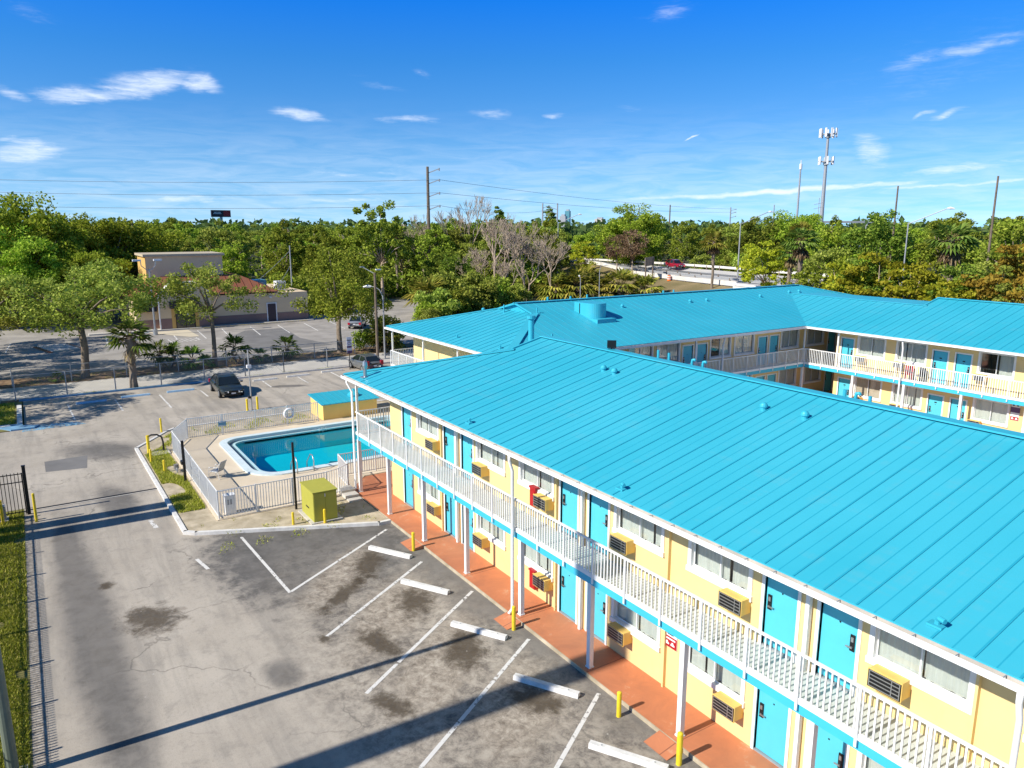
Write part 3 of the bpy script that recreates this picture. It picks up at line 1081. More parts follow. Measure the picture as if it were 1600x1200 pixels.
def asphalt_mat():
    m, t = new_mat('parking_asphalt')
    v = t.n('ShaderNodeTexCoord').outputs['Object']
    n1 = t.noise(v, .22, 7, .65, .3)
    n2 = t.noise(v, 1.3, 9, .72, .25)
    n3 = t.noise(v, 9, 6, .75)
    n4 = t.noise(t.map(v, scale=(.10, .9, 1)), 1.0, 6, .65, .3)
    grit = t.noise(v, 34, 4, .8)
    base = t.ramp(n1, [(.25, (.355, .310, .252)), (.5, (.455, .402, .332)), (.8, (.55, .492, .41))])
    base = t.mix(t.math('MULTIPLY', t.step(n4, .42, .70), .60), base, (.225, .207, .182))
    base = t.mix(t.math('MULTIPLY', t.step(n2, .50, .68), .50), base, (.255, .232, .20))
    base = t.mix(t.math('MULTIPLY', t.step(n3, .50, .72), .30), base, (.19, .172, .15))
    base = t.mix(t.math('MULTIPLY', t.step(grit, .50, .68), .38), base, (.17, .155, .135))
    base = t.mix(t.math('MULTIPLY', t.step(grit, .44, .30), .30), base, (.58, .54, .48))

    def blob(x, y, rx, ry, ang=0.0, soft=.5, wob=.9, nz=None):
        q = t.map(t.map(t.map(v, loc=(-x, -y, 0)), rot=(0, 0, -ang)), scale=(1 / rx, 1 / ry, 0))
        ln = t.n('ShaderNodeVectorMath', {0: q}, operation='LENGTH').outputs['Value']
        ln = t.math('ADD', ln, t.math('MULTIPLY', t.math('SUBTRACT', nz or n2, .5), wob))
        return t.step(ln, 1.0 + soft / 2, 1.0 - soft / 2)
    # newer dark surfacing by the stalls
    dark = blob(3.6, -5.2, 5.6, 4.2, 0, .5, 1.3, n2)
    for b in ((9.5, -1.9, 12, .95, 0, .5, .8), (22, -1.9, 10, 1.0, 0, .5, .8), (10.3, -6.2, 1.5, 1.2, .4, .5, 1.6), (13.2, -5.6, 1.7, 1.1, .6, .5, 1.5),
              (17.6, -5.0, 1.8, 1.2, .2, .5, 1.6), (21, -5, 3, 2.2, .2, .6, 1.5), (5.5, -13.6, 11.0, .8, .03, .9, .9), (-6.5, -11.5, 2.6, .8, .1, .9, 1.0), (-16.5, -11.2, 2.6, 1.6, .7, 1.0, 1.2),
              (-1.5, -13.9, 4.0, .55, .0, .8, .8), (12.2, -9.0, .8, .5, 0, .8, 1.2), (-29, 3.5, 1.6, .5, 1.2, .6, .8)):
        dark = t.math('MAXIMUM', dark, t.math('MULTIPLY', blob(*b), .85))
    darkc = t.ramp(n2, [(.28, (.070, .066, .062)), (.5, (.120, .114, .107)), (.68, (.17, .16, .148)), (.85, (.27, .25, .225))])
    col = t.mix(t.math('MULTIPLY', dark, .93), base, darkc)
    # dirt ground into the bays
    dirty = blob(16.5, -5.2, 10.5, 3.4, 0, .8, 1.0, n1)
    mott = t.noise(v, 2.2, 11, .80, .3)
    col = t.mix(t.math('MULTIPLY', dirty, .72), col, t.ramp(mott, [(.30, (.055, .048, .042)), (.42, (.14, .12, .10)), (.53, (.36, .315, .255)), (.72, (.56, .50, .41))]))
    # worn sandy ground under the parked cars
    for b in ((6.9, -5.2, 2.6, .9, -.75, .9, 1.6), (10.6, -4.9, 2.6, 1.0, -.75, .9, 1.6), (14.2, -4.8, 2.6, 1.0, -.75, .9, 1.6), (17.4, -4.0, 2.4, 1.0, -.75, .9, 1.6)):
        col = t.mix(t.math('MULTIPLY', blob(*b), .78), col, t.ramp(t.noise(v, 3.0, 11, .80, .4), [(.32, (.075, .058, .042)), (.46, (.27, .225, .175)), (.62, (.54, .475, .385))]))
    # oil stains
    stn = t.noise(v, 1.6, 10, .74, .35)
    for b in ((6.6, -4.0, 1.25, .5, -.6), (8.4, -5.7, 1.5, .35, -.9), (10.35, -3.75, 1.2, .55, -.5), (12.1, -5.9, .9, .4, .2), (14.0, -3.75, 1.2, .6, -.5), (17.4, -3.35, .9, .5, .4),
              (6.6, -11.8, 1.0, .75, .3), (15.4, -6.9, .6, .35, .3), (3.0, -12.9, .30, .26, 0.0), (11.0, -7.35, .25, .18, 0)):
        col = t.mix(t.math('MULTIPLY', blob(*b, 1.1, 3.6, stn), t.math('ADD', .45, t.math('MULTIPLY', n3, .8), True)), col, t.ramp(n3, [(.35, (.022, .016, .011)), (.65, (.105, .078, .048))]))
    # cracks and sealed joints
    vor = t.n('ShaderNodeTexVoronoi', {'Vector': t.n('ShaderNodeVectorMath', {0: v, 1: t.n('ShaderNodeTexNoise', {'Vector': v, 'Scale': 1.2, 'Detail': 4.0}).outputs[1]}, operation='ADD').outputs[0], 'Scale': .21}, feature='DISTANCE_TO_EDGE')
    crack = t.math('MULTIPLY', t.step(vor.outputs['Distance'], .010, .002), t.step(n1, .48, .60))
    col = t.mix(t.math('MULTIPLY', crack, .45), col, (.09, .082, .072))
    # paint flecks, grit
    fl = t.n('ShaderNodeTexVoronoi', {'Vector': v, 'Scale': 2.3}, feature='F1').outputs['Distance']
    fl = t.math('MULTIPLY', t.step(fl, .085, .04), t.step(n1, .5, .62))
    col = t.mix(t.math('MULTIPLY', fl, .55), col, (.6, .57, .52))
    bp = t.n('ShaderNodeBump', {'Height': t.noise(v, 38, 3), 'Strength': .25, 'Distance': .01})
    b = t.n('ShaderNodeBsdfPrincipled', {'Base Color': col, 'Roughness': .85, 'Specular IOR Level': .25, 'Normal': bp.outputs[0]})
    t.n('ShaderNodeOutputMaterial', {'Surface': b})
    return m


def walkway_mat():
    m, t = new_mat('orange_painted_concrete')
    v = t.n('ShaderNodeTexCoord').outputs['Object']
    n1, n2 = t.noise(v, .9, 6, .65, .6), t.noise(v, 5, 6, .7, 1.0)
    c = t.ramp(n1, [(.25, (.40, .150, .075)), (.6, (.55, .200, .090)), (.85, (.58, .245, .12))])
    worn = t.math('MULTIPLY', t.step(t.math('ADD', t.math('MULTIPLY', n1, .55), t.math('MULTIPLY', n2, .45)), .56, .66), .55)
    c = t.mix(worn, c, (.55, .40, .27))
    j = t.n('ShaderNodeSeparateXYZ', {0: v}).outputs[0]
    fr = t.math('FRACT', t.math('DIVIDE', j, 3.72))
    c = t.mix(t.math('MULTIPLY', t.step(t.math('ABSOLUTE', t.math('SUBTRACT', fr, .63)), .006, .002), .7), c, (.14, .05, .03))
    b = t.n('ShaderNodeBsdfPrincipled', {'Base Color': c, 'Roughness': .7})
    t.n('ShaderNodeOutputMaterial', {'Surface': b})
    return m


def line_mat(name, colr, wear):
    m, t = new_mat(name)
    v = t.n('ShaderNodeTexCoord').outputs['Object']
    n = t.noise(v, 6, 6, .7)
    n2 = t.noise(v, 1.1, 3, .6)
    f = t.step(t.math('ADD', t.math('MULTIPLY', n, .7), t.math('MULTIPLY', n2, .3)), wear, wear + .09)
    b = t.n('ShaderNodeBsdfDiffuse', {'Color': colr})
    tr = t.n('ShaderNodeBsdfTransparent')
    mx = t.n('ShaderNodeMixShader', {0: f, 1: tr.outputs[0], 2: b.outputs[0]})
    t.n('ShaderNodeOutputMaterial', {'Surface': mx})
    return m


M['asphalt'] = asphalt_mat()
M['walk'] = walkway_mat()
M['line'] = line_mat('worn_white_line', (.68, .66, .62), .385)
M['lineblue'] = line_mat('worn_blue_line', (.20, .40, .55), .44)
M['lineyellow'] = line_mat('worn_yellow_line', (.62, .48, .10), .44)
M['lot2'] = pmat('pale_street_asphalt', (.29, .265, .235), .9, .16, .35, bump=.2, tint=(.42, .385, .34))
M['patch'] = pmat('patched_asphalt', (.185, .178, .17), .9, .16, .6, bump=.2)
M['sidewalk'] = pmat('sidewalk_concrete', (.50, .47, .42), .9, .10, .5)
M['deck'] = pmat('pool_deck_concrete', (.66, .55, .40), .9, .07, .6, tint=(.72, .61, .46))
M['dirt'] = pmat('sandy_dirt', (.40, .33, .215), .95, .25, 1.3, bump=.4, tint=(.60, .51, .37))
M['lawn'] = pmat('lawn_soil', (.14, .15, .03), .95, .35, 1.6, bump=.5, tint=(.30, .26, .09))
M['field'] = pmat('wood_floor', (.045, .05, .02), .95, .3, .05)
M['bank'] = pmat('dry_bank_grass', (.17, .145, .05), .95, .25, .12, tint=(.27, .20, .10))
M['road'] = pmat('highway_concrete', (.50, .48, .45), .9, .08, .15)

BIG = 3500
HOLE = [(-14.6, -5.0), (-6.0, -5.0), (-6.0, 6.9), (-14.6, 6.9)]
sheet('ground', [(-BIG, -BIG), (BIG, -BIG), (BIG, BIG), (-BIG, BIG)], -.08, M['field'], HOLE)
sheet('parking_lot', [(-34.35, -15.15), (-24.6, -15.15), (-24.6, -70), (-7.9, -70), (-7.9, -15.0), (60, -15.0), (60, 70), (-34.35, 70)], 0, M['asphalt'], HOLE)
sheet('lawn', [(-7.85, -15.35), (-7.85, -40), (60, -40), (60, -15.45)], .008, M['lawn'])
sheet('gravel_edge', [(-7.85, -15.0), (-7.85, -15.6), (60, -15.6), (60, -15.0)], .004, pmat('gravel', (.33, .28, .22), .95, .4, 7.0, bump=.6, bscale=22, tint=(.52, .46, .38)))
sheet('grass_verge', [(-34.3, -15.2), (-34.3, -40), (-24.7, -40), (-24.7, -15.2)], .02, M['lawn'])
# street beyond the fence
sheet('street_lot', [(-110, -90), (-40.5, -90), (-40.5, 26), (-58, 31), (-92, 46), (-97, 40), (-86, 33), (-110, 30)], -.03, M['lot2'])
sheet('sidewalk', [(-40.6, -90), (-35.0, -90), (-35.0, 40), (-40.6, 40)], .02, M['sidewalk'])
sheet('planting_strip', [(-44.6, -60), (-40.4, -60), (-40.4, 22), (-44.6, 22)], .035, M['soil'])
sheet('grass_verge', [(-35.1, -40), (-34.3, -40), (-34.3, 40), (-35.1, 40)], .04, M['soil'])
sheet('asphalt_patch', [(-15.85, -14.3), (-15.95, -12.15), (-13.3, -12.35), (-13.7, -14.3)], .004, M['patch'])
sheet('asphalt_patch', [(-60, 5.4), (-48, 6.0), (-49, 14.5), (-56, 13), (-66, 14), (-66, 9)], -.022, M['patch'])
block('kerb', [(-34.45, -15.4), (-34.3, -15.4), (-34.3, -2.2), (-34.45, -2.2)], 0, .15, M['kerbblue'])
block('kerb', [(-34.45, -2.2), (-34.3, -2.2), (-34.3, 60), (-34.45, 60)], 0, .15, M['kerb'])
block('kerb', [(-32.4, -15.55), (-26.2, -15.55), (-26.2, -15.25), (-32.4, -15.25)], 0, .16, M['kerb'])
block('kerb', [(-26.1, -16.9), (-24.6, -15.9), (-24.6, -14.6), (-25.2, -14.3), (-25.6, -15.2), (-26.2, -15.3)], 0, .10, M['kerbblue'])
block('kerb', [(-26.2, -16.0), (-25.0, -40), (-24.7, -40), (-25.7, -15.9)], 0, .13, M['kerb'])
sheet('blue_ramp_paint', [(-25.6, -15.2), (-24.0, -15.3), (-24.2, -11.6), (-25.2, -12.2)], .005, M['lineblue'])
# motel walkway, orange
walk = [(-1.45, -1.45), (46, -1.45), (46, -.001), (-.001, -.001), (-.001, 9.0), (-3.3, 9.0), (-3.3, -.1), (-2.2, -1.2)]
block('walkway', walk, -.02, .12, M['walk'])
mb = MB()
mb.box(-1.4, 46, -1.485, -1.452, -.01, .118)
struct('kerb', mb, M['dirt'])
for x0, x1 in ((5.35, 6.4), (12.9, 13.75), (20.35, 21.2)):
    mb = MB()
    mb.add([(x0, -2.05, .01), (x1, -2.05, .01), (x1, -1.49, .122), (x0, -1.49, .122), (x0, -1.49, .0), (x1, -1.49, .0)],
           [(0, 1, 2, 3), (0, 3, 4), (1, 5, 2)])
    struct('walkway_ramp', mb, M['walk'])
sheet('courtyard_paving', [(-1.0, 13.6), (46, 13.6), (46, 35.0), (-1.0, 35.0)], .02, M['concrete'])
block('walkway', [(-2.995, 9.0), (-1.2, 9.0), (-1.2, 33.5), (46, 33.5), (46, 35.095), (-2.995, 35.095)], -.02, .115, M['walk'])


def stripe(p, q, wd=.10, mat='line', z=.006, name='parking_line'):
    p, q = Vector(p), Vector(q)
    d = (q - p).normalized()
    s = Vector((-d.y, d.x)) * wd / 2
    mb = MB()
    mb.poly([(p.x - s.x, p.y - s.y, z), (q.x - s.x, q.y - s.y, z), (q.x + s.x, q.y + s.y, z), (p.x + s.x, p.y + s.y, z)])
    o = struct(name, mb, M[mat])
    if (p - q).cross(Vector((0, 1))) == 0:
        pass
    return o


for a, b in (((1.1, -7.55), (7.25, -7.3)), ((3.7, -1.95), (7.2, -7.25)), ((7.5, -2.1), (10.9, -7.2)), ((10.75, -1.65), (14.5, -7.3)), ((14.6, -1.75), (18.1, -7.35)),
             ((18.1, -1.7), (21.7, -7.3)), ((21.8, -1.7), (25.3, -7.3)), ((25.4, -1.7), (28.9, -7.3))):
    stripe(a, b, .12)
for a, b in (((-31.2, -12.35), (-25.6, -12.2)), ((-31.2, -9.2), (-26.9, -9.1)), ((-31.2, -6.05), (-26.0, -6.0)), ((-31.2, -3.0), (-28.5, -2.95)), ((-33.5, 5.4), (-29.3, 5.3)), ((-33.5, 8.6), (-29.5, 8.5)), ((-33.5, 2.3), (-29.3, 2.2))):
    stripe(a, b, .12)
stripe((-3.1, -10.55), (-1.9, -10.45), .2)
stripe((2.4, -9.6), (3.6, -9.4), .14)
for y in (7.0, 10.6, 14.2, 17.8, 21.4):
    stripe((-69.5, y), (-61.0, y - .9), .14, z=-.018)
for y in (-16.0, -6.4, .9, 4.0):
    stripe((-69.5, y), (-61.5, y - .5), .14, z=-.018)
for k in range(6):
    stripe((-62.6, -.2 + .5 * k), (-60.2, .2 + .5 * k), .12, z=-.018)
stripe((-63.0, 2.6), (-60.0, 2.7), .14, z=-.018)
stripe((-63.0, -.5), (-60.0, -.4), .14, z=-.018)
stripe((-70.7, -4.0), (-70.7, -1.2), .5, 'lineblue', -.016)
stripe((-70.6, 3.2), (-71.4, 19.0), .22, 'lineyellow', .135)
stripe((-45.0, -4), (-45.4, 9), .12, z=-.018)

# wheel stops
def wheel_stop(name_mat, loc, rz, label, group, L=2.05):
    mb = MB()
    prof = [(-.11, 0), (.11, 0), (.075, .135), (-.075, .135)]
    vs = [(-L / 2, y, z) for y, z in prof] + [(L / 2, y, z) for y, z in prof]
    mb.add(vs, [(0, 1, 2, 3), (7, 6, 5, 4), (0, 4, 5, 1), (1, 5, 6, 2), (2, 6, 7, 3), (3, 7, 4, 0)])
    o = link('wheel_stop', mb.mesh('wheel_stop', M[name_mat]), None, (loc[0], loc[1], .004), rz)
    for k in (-.7, .7):
        b = MB()
        b.cyl(k, 0, .12, .142, .025, 8)
        part('anchor_bolt', b, M['grey'], o)
    return tag(o, label, 'wheel stop', group)


for (x, y), lb in zip(((6.1, -2.85), (9.6, -3.0), (13.35, -2.9), (17.05, -2.8), (20.6, -2.8)),
                      ('white concrete wheel stop nearest the olive utility box', 'white wheel stop second from the pool, under the second long parking line',
                       'white wheel stop with a faint blue smear at its left end', 'white wheel stop lying beside the far end of the broad shadow', 'white wheel stop cut by the bottom edge of the photo')):
    wheel_stop('stop', (x, y), .53, lb, 'wheel stops in front of the near wing')
for (x, y, rz), lb in zip(((-31.05, -10.8, 1.62), (-31.55, -7.7, 1.58), (-31.65, -4.4, 1.58)),
                          ('pale blue wheel stop nearest the white kerb end by the street', 'pale blue wheel stop middle of three along the blue kerb', 'pale blue wheel stop next to the parked dark sedan')):
    wheel_stop('stopblue', (x, y), rz, lb, 'pale blue wheel stops at the street kerb')
for (x, y), lb in zip(((-32.5, 2.55), (-32.7, 5.5), (-33.2, 8.8)), ('white wheel stop just right of the lamp post, by the street kerb', 'white wheel stop between the lamp post and the parked hatchback', 'white wheel stop next to the silver grey hatchback')):
    wheel_stop('stop', (x, y), 1.58, lb, 'white wheel stops at the street kerb')


def bollard(x, y, h, label, r=.065, group='yellow steel bollards', z=0.0):
    mb = MB()
    mb.cyl(0, 0, 0, h, r, 14)
    mb.dome((0, 0, h), r, 14, 3, zs=.6)
    o = link('bollard', mb.mesh('bollard', M['yellow'], False), None, (x, y, z))
    return tag(o, label, 'bollard', group)


bollard(6.38, -1.93, .78, 'yellow bollard on the asphalt beside the first orange ramp from the pool')
bollard(13.85, -1.85, .82, 'yellow bollard in front of the white downspout, beside the middle orange ramp')
bollard(19.2, -1.9, .72, 'short yellow bollard standing between two white columns by the walkway')
bollard(21.45, -1.88, .86, 'yellow bollard nearest the camera, at the foot of a white column', .075)
bollard(1.72, -4.05, .62, 'yellow bollard in front of the olive utility box', .06, z=.1)
bollard(1.15, -5.3, .55, 'yellow bollard left of the olive utility box', .055, z=.1)
bollard(-5.7, -14.9, 1.32, 'tall thin yellow bollard beside the black gate post', .06)
bollard(-6.0, -16.15, 1.15, 'tall yellow bollard in the grass at the left edge, before the black gate', .06)
bollard(-12.2, -9.25, .72, 'yellow bollard on the grass corner, just in front of the arched pipe', .06, z=.1)
bollard(-18.7, -7.75, .90, 'yellow bollard at the far tip of the grass island by the pool fence', .06, z=.1)
bollard(-9.9, -8.9, .64, 'yellow bollard on the grass island beside a small meter', .06, z=.1)
bollard(-22.0, -1.55, .85, 'yellow bollard left of the lamp post in the far drive', .075)
bollard(-21.9, -.85, .95, 'yellow bollard right of the lamp post in the far drive', .075)
arch = thing('gate_control_post', 'yellow post with a black arched pipe over a concrete pad on the grass island', 'access post', (-14.2, -9.1, .1))
mb = MB()
mb.cyl(0, 0, 0, 1.05, .085, 14)
part('post', mb, M['yellow'], arch)
mb = MB()
mb.tube(((0, .05, .98), (.05, .2, 1.06), (.12, .5, 1.05), (.18, .72, .9), (.2, .78, .6), (.2, .78, 0)), .05, 8)
part('arched_pipe', mb, M['black'], arch, smooth=True)
mb = MB()
mb.box(-.1, .95, .05, 1.05, -.02, .06)
part('pad', mb, M['concrete'], arch)

# ------------------------------------------------------------------ pool island
ISL = [(-15.6, -9.6), (-.55, -9.5), (-.2, -9.1), (3.0, -2.0), (3.0, -1.51), (-1.5, -1.51), (-1.9, -1.1), (-3.31, -.1), (-3.31, 9.4), (-19.4, 9.4), (-19.3, -6.9), (-18.8, -7.4)]
sheet('island', ISL, .095, M['dirt'], HOLE)
mb = MB()
kp = [(-19.3, 9.4), (-19.3, -6.9), (-18.8, -7.4), (-15.6, -9.6), (-.55, -9.5), (-.2, -9.1), (3.05, -2.0), (3.05, -1.5)]
for (a, b) in zip(kp[:-1], kp[1:]):
    d = (Vector(b) - Vector(a)).normalized()
    e = d * .07
    mb.bar((a[0] - e.x, a[1] - e.y, .07), (b[0] + e.x * .2, b[1] + e.y * .2, .07), .17, .15)
struct('kerb', mb, M['kerb'])
DECK = [(-15.95, -6.6), (-13.25, -8.0), (-1.1, -8.05), (-1.1, -2.6), (-1.6, -1.55), (-3.4, -.1), (-3.4, 9.2), (-15.95, 9.2)]
# deck with a rounded basin cut out of it
def rrect(x0, x1, y0, y1, rs, n=6):
    """rounded rectangle, counter-clockwise; rs = radii at (x0,y0), (x1,y0), (x1,y1), (x0,y1)"""
    out = []
    for (cx, cy, a0, r) in ((x0 + rs[0], y0 + rs[0], pi, rs[0]), (x1 - rs[1], y0 + rs[1], 1.5 * pi, rs[1]), (x1 - rs[2], y1 - rs[2], 0, rs[2]), (x0 + rs[3], y1 - rs[3], .5 * pi, rs[3])):
        for k in range(n + 1):
            a = a0 + pi / 2 * k / n
            out.append((cx + r * cos(a), cy + r * sin(a)))
    return out


PX0, PX1, PY0, PY1 = -14.15, -6.55, -4.55, 6.5
R_OUT = rrect(PX0 - .55, PX1 + .75, PY0 - .75, PY1 + .6, (1.3, 1.9, 1.2, 1.2), 8)
R_COP = rrect(PX0 - .14, PX1 + .30, PY0 - .32, PY1 + .14, (1.0, 1.5, 1.0, 1.0), 8)
R_IN = rrect(PX0, PX1, PY0, PY1, (.8, 1.3, .8, .8), 8)


def ring_faces(mb, ra, za, rb, zb, mi=0):
    n = len(ra)
    mb.add([(x, y, za) for x, y in ra] + [(x, y, zb) for x, y in rb], [(i, (i + 1) % n, n + (i + 1) % n, n + i) for i in range(n)], mi)


mb = MB()
# outer deck ring: project each coping vertex to the deck outline from the pool centre
C0 = Vector(((PX0 + PX1) / 2, (PY0 + PY1) / 2))


def hit_outline(p):
    d = (Vector(p) - C0).normalized()
    best = None
    for a, b in zip(DECK, DECK[1:] + DECK[:1]):
        a, b = Vector(a), Vector(b)
        e = b - a
        den = d.x * e.y - d.y * e.x
        if abs(den) < 1e-9:
            continue
        w_ = a - C0
        t_ = (w_.x * e.y - w_.y * e.x) / den
        s_ = (w_.x * d.y - w_.y * d.x) / den
        if t_ > 0 and -1e-6 <= s_ <= 1 + 1e-6 and (best is None or t_ < best):
            best = t_
    return C0 + d * best


def with_corners(r):
    """adds to ring r the points that look towards the deck corners, so the outline stays exact"""
    pts = [Vector(p) for p in r]
    ang = lambda p: atan2(p[1] - C0.y, p[0] - C0.x)
    out = list(pts)
    for c in DECK:
        d = (Vector(c) - C0).normalized()
        best = None
        for a, b in zip(pts, pts[1:] + pts[:1]):
            e = b - a
            den = d.x * e.y - d.y * e.x
            if abs(den) < 1e-9:
                continue
            w_ = a - C0
            t_ = (w_.x * e.y - w_.y * e.x) / den
            s_ = (w_.x * d.y - w_.y * d.x) / den
            if t_ > 0 and 0 <= s_ <= 1 and (best is None or t_ < best):
                best = t_
        out.append(C0 + d * best)
    out.sort(key=ang)
    return [(p.x, p.y) for p in out]


RO2 = with_corners(R_OUT)
outer = [tuple(hit_outline(p)) for p in RO2]
ring_faces(mb, outer, .13, RO2, .13)
n = len(outer)
mb.add([(x, y, .13) for x, y in outer] + [(x, y, -.02) for x, y in outer], [(i, n + i, n + (i + 1) % n, (i + 1) % n) for i in range(n)])
struct('pool_deck', mb, M['deck'])
pool = thing('swimming_pool', 'swimming pool of teal water with pale coping beside the near wing', 'pool', (0, 0, 0))
mb = MB()
ring_faces(mb, R_OUT, .132, R_OUT, .20)
ring_faces(mb, R_OUT, .20, R_COP, .20)
ring_faces(mb, R_COP, .20, R_COP, .02)
ring_faces(mb, R_IN, -.02, R_IN, -.30)
part('coping', mb, M['pooltrim'], pool)
mb = MB()
ring_faces(mb, R_COP, .02, R_IN, .02)
part('gutter_channel', mb, pmat('wet_gutter', (.16, .25, .28), .4, .15, 3), pool)
mb = MB()
lip = rrect(PX0 + .13, PX1 - .13, PY0 + .13, PY1 - .13, (.7, 1.2, .7, .7), 8)
ring_faces(mb, R_IN, .03, lip, .03)
ring_faces(mb, R_IN, .0, R_IN, .03)
ring_faces(mb, lip, .03, lip, -.2)
part('tile_lip', mb, pmat('pale_pool_tile', (.50, .72, .74), .35, .06, 3), pool)
mb = MB()
bz = -1.25
shal = [(PX0 + .9, PY0 + 3.2), (PX1 - .9, PY0 + 4.6)]
ring_faces(mb, lip, -.06, lip, -1.2)
n = len(lip)
mb.poly([(x, y, -1.2) for x, y in lip])
part('basin', mb, pmat('pool_plaster', (.03, .68, .70), .6, .07, .4), pool)
mb = MB()                                               # flat patch at the left end; deep-water darkening put into its colour
mb.poly([(PX0 + .3, PY0 + .5, -1.19), (PX1 - .3, PY0 + .3, -1.19), (PX1 - .3, PY0 + 2.6, -1.19), (PX0 + 1.6, PY0 + 1.2, -1.19)])
part('depth_tone_patch', mb, pmat('depth_toned_plaster', (.08, .46, .62), .6, .08, .4), pool)
mb = MB()
mb.poly([(-10.6, .4, -1.185), (-10.3, 1.0, -1.185), (-10.5, 1.25, -1.185), (-10.85, .6, -1.185)])
part('main_drain', mb, M['patch'], pool)


def water_mat():
    m, t = new_mat('pool_water')
    v = t.n('ShaderNodeTexCoord').outputs['Object']
    bp = t.n('ShaderNodeBump', {'Height': t.noise(v, 1.8, 3), 'Strength': .10, 'Distance': .05})
    a = t.n('ShaderNodeBsdfTransparent', {'Color': (.36, .84, .91)})
    g = t.n('ShaderNodeBsdfGlossy', {'Color': (1, 1, 1), 'Roughness': .04, 'Normal': bp.outputs[0]})
    mx = t.n('ShaderNodeMixShader', {0: .13, 1: a.outputs[0], 2: g.outputs[0]})
    t.n('ShaderNodeOutputMaterial', {'Surface': mx})
    return m


mb = MB()
mb.poly([(x, y, -.10) for x, y in lip])
part('water', mb, water_mat(), pool)
mb = MB()                                               # depth mark on the back wall tiles: 5 FT
def glyph(mb, ch, x, z, s, plane):
    seg = {'5': ((0, 4, 2, 4), (0, 4, 0, 2), (0, 2, 2, 2), (2, 2, 2, 0), (0, 0, 2, 0)), '0': ((0, 0, 2, 0), (0, 4, 2, 4), (0, 0, 0, 4), (2, 0, 2, 4)), '1': ((1, 0, 1, 4),)}[ch]
    for a, b, c, d in seg:
        mb.bar(plane(x + a * s, z + b * s), plane(x + c * s, z + d * s), s * .7, s * .7)


pl = lambda u, z: (PX0 + .137, 1.0 + u, z)
for i, ch in enumerate('101'):
    glyph(mb, ch, i * .22, -.075, .055, pl)
part('depth_mark', mb, M['white'], pool)
for y in (-3.0, -2.1):                                   # ladder handrails
    mb = MB()
    mb.tube(((PX1 + .95, y, .12), (PX1 + .95, y, .75), (PX1 + .75, y, .98), (PX1 + .4, y, .93), (PX1 - .25, y, .35), (PX1 - .3, y, -.6)), .03, 8)
    part('ladder_rail', mb, M['steel'], pool, smooth=True)

# pool fence
def picket_fence(name, label, cat, pts, z, h, mat, spacing=.125, post_gap=2.0, rails=(.12, 1.0), pr=.015, group=None, post=.055, top_over=.0, extra_rails=()):
    f = thing(name, label, cat, (pts[0][0], pts[0][1], z), 0, group)
    o = Vector((pts[0][0], pts[0][1]))
    for a, b in zip(pts[:-1], pts[1:]):
        a, b = Vector(a) - o, Vector(b) - o
        L = (b - a).length
        d = (b - a) / L
        mb = MB()
        for zz in [rails[0], h * rails[1] - .02] + list(extra_rails):
            mb.bar((a.x, a.y, zz), (b.x, b.y, zz), .03, .04)
        n = max(2, int(L / spacing))
        for i in range(1, n):
            p = a + d * (L * i / n)
            mb.box(p.x - pr, p.x + pr, p.y - pr, p.y + pr, rails[0] - .04, h + top_over - .04)
        part('picket_panel', mb, mat, f)
        m = max(1, round(L / post_gap))
        for i in range(m + (1 if b == Vector(pts[-1]) - o else 0)):
            p = a + d * (L * i / m)
            pm = MB()
            pm.box(p.x - post / 2, p.x + post / 2, p.y - post / 2, p.y + post / 2, 0, h + .02)
            part('fence_post', pm, mat, f)
    return f


picket_fence('pool_fence', 'white picket fence running round the left side of the swimming pool deck', 'fence',
             [(-15.85, 1.6), (-15.85, -6.65), (-13.25, -7.9), (-1.2, -7.95), (-1.2, -2.9), (-1.45, -2.2), (-1.9, -1.6)], .13, 1.33, M['white'])
picket_fence('pool_fence', 'low white picket fence between the pool and the orange patio', 'fence',
             [(-1.95, -1.55), (-3.8, -1.35), (-3.75, .7), (-3.6, 5.5)], .13, 1.28, M['white'])
gp = thing('gate_motor_post', 'short pale grey box post just inside the pool fence corner', 'post', (-1.75, -7.35, .13))
mb = MB()
mb.box(-.16, .16, -.22, .22, 0, .85)
mb.box(-.19, .19, -.25, .25, .85, .90)
part('housing', mb, M['white'], gp)
mb = MB()
mb.box(.161, .17, -.12, .12, .45, .7)
part('panel', mb, M['grey'], gp)

ring = thing('life_ring', 'white life ring hanging on the back pool fence', 'life ring', (-15.78, -.35, .95))
mb = MB()
mb.tube([(0, .30 * cos(2 * pi * k / 20), .30 * sin(2 * pi * k / 20)) for k in range(21)], .085, 8, caps=False)
part('ring', mb, M['signwhite'], ring, smooth=True)
mb = MB()
for k in range(4):
    a = pi / 4 + k * pi / 2
    mb.tube([(0, .30 * cos(a) + .0, .30 * sin(a)), (0.09, .30 * cos(a), .30 * sin(a))], .03, 6)
part('rope_cleats', mb, M['red'], ring)
pb = thing('fence_sign', 'small blue sign plate on the back pool fence', 'sign', (-15.78, -4.6, .85))
mb = MB()
mb.box(-.01, .015, -.24, .24, -.15, .17)
part('plate', mb, pmat('blue_sign', (.12, .28, .42), .5, .08, 4), pb)
mb = MB()
mb.box(.016, .022, -.2, .2, -.12, -.09)
mb.box(.016, .022, -.2, .2, .11, .14)
part('border', mb, M['signwhite'], pb)

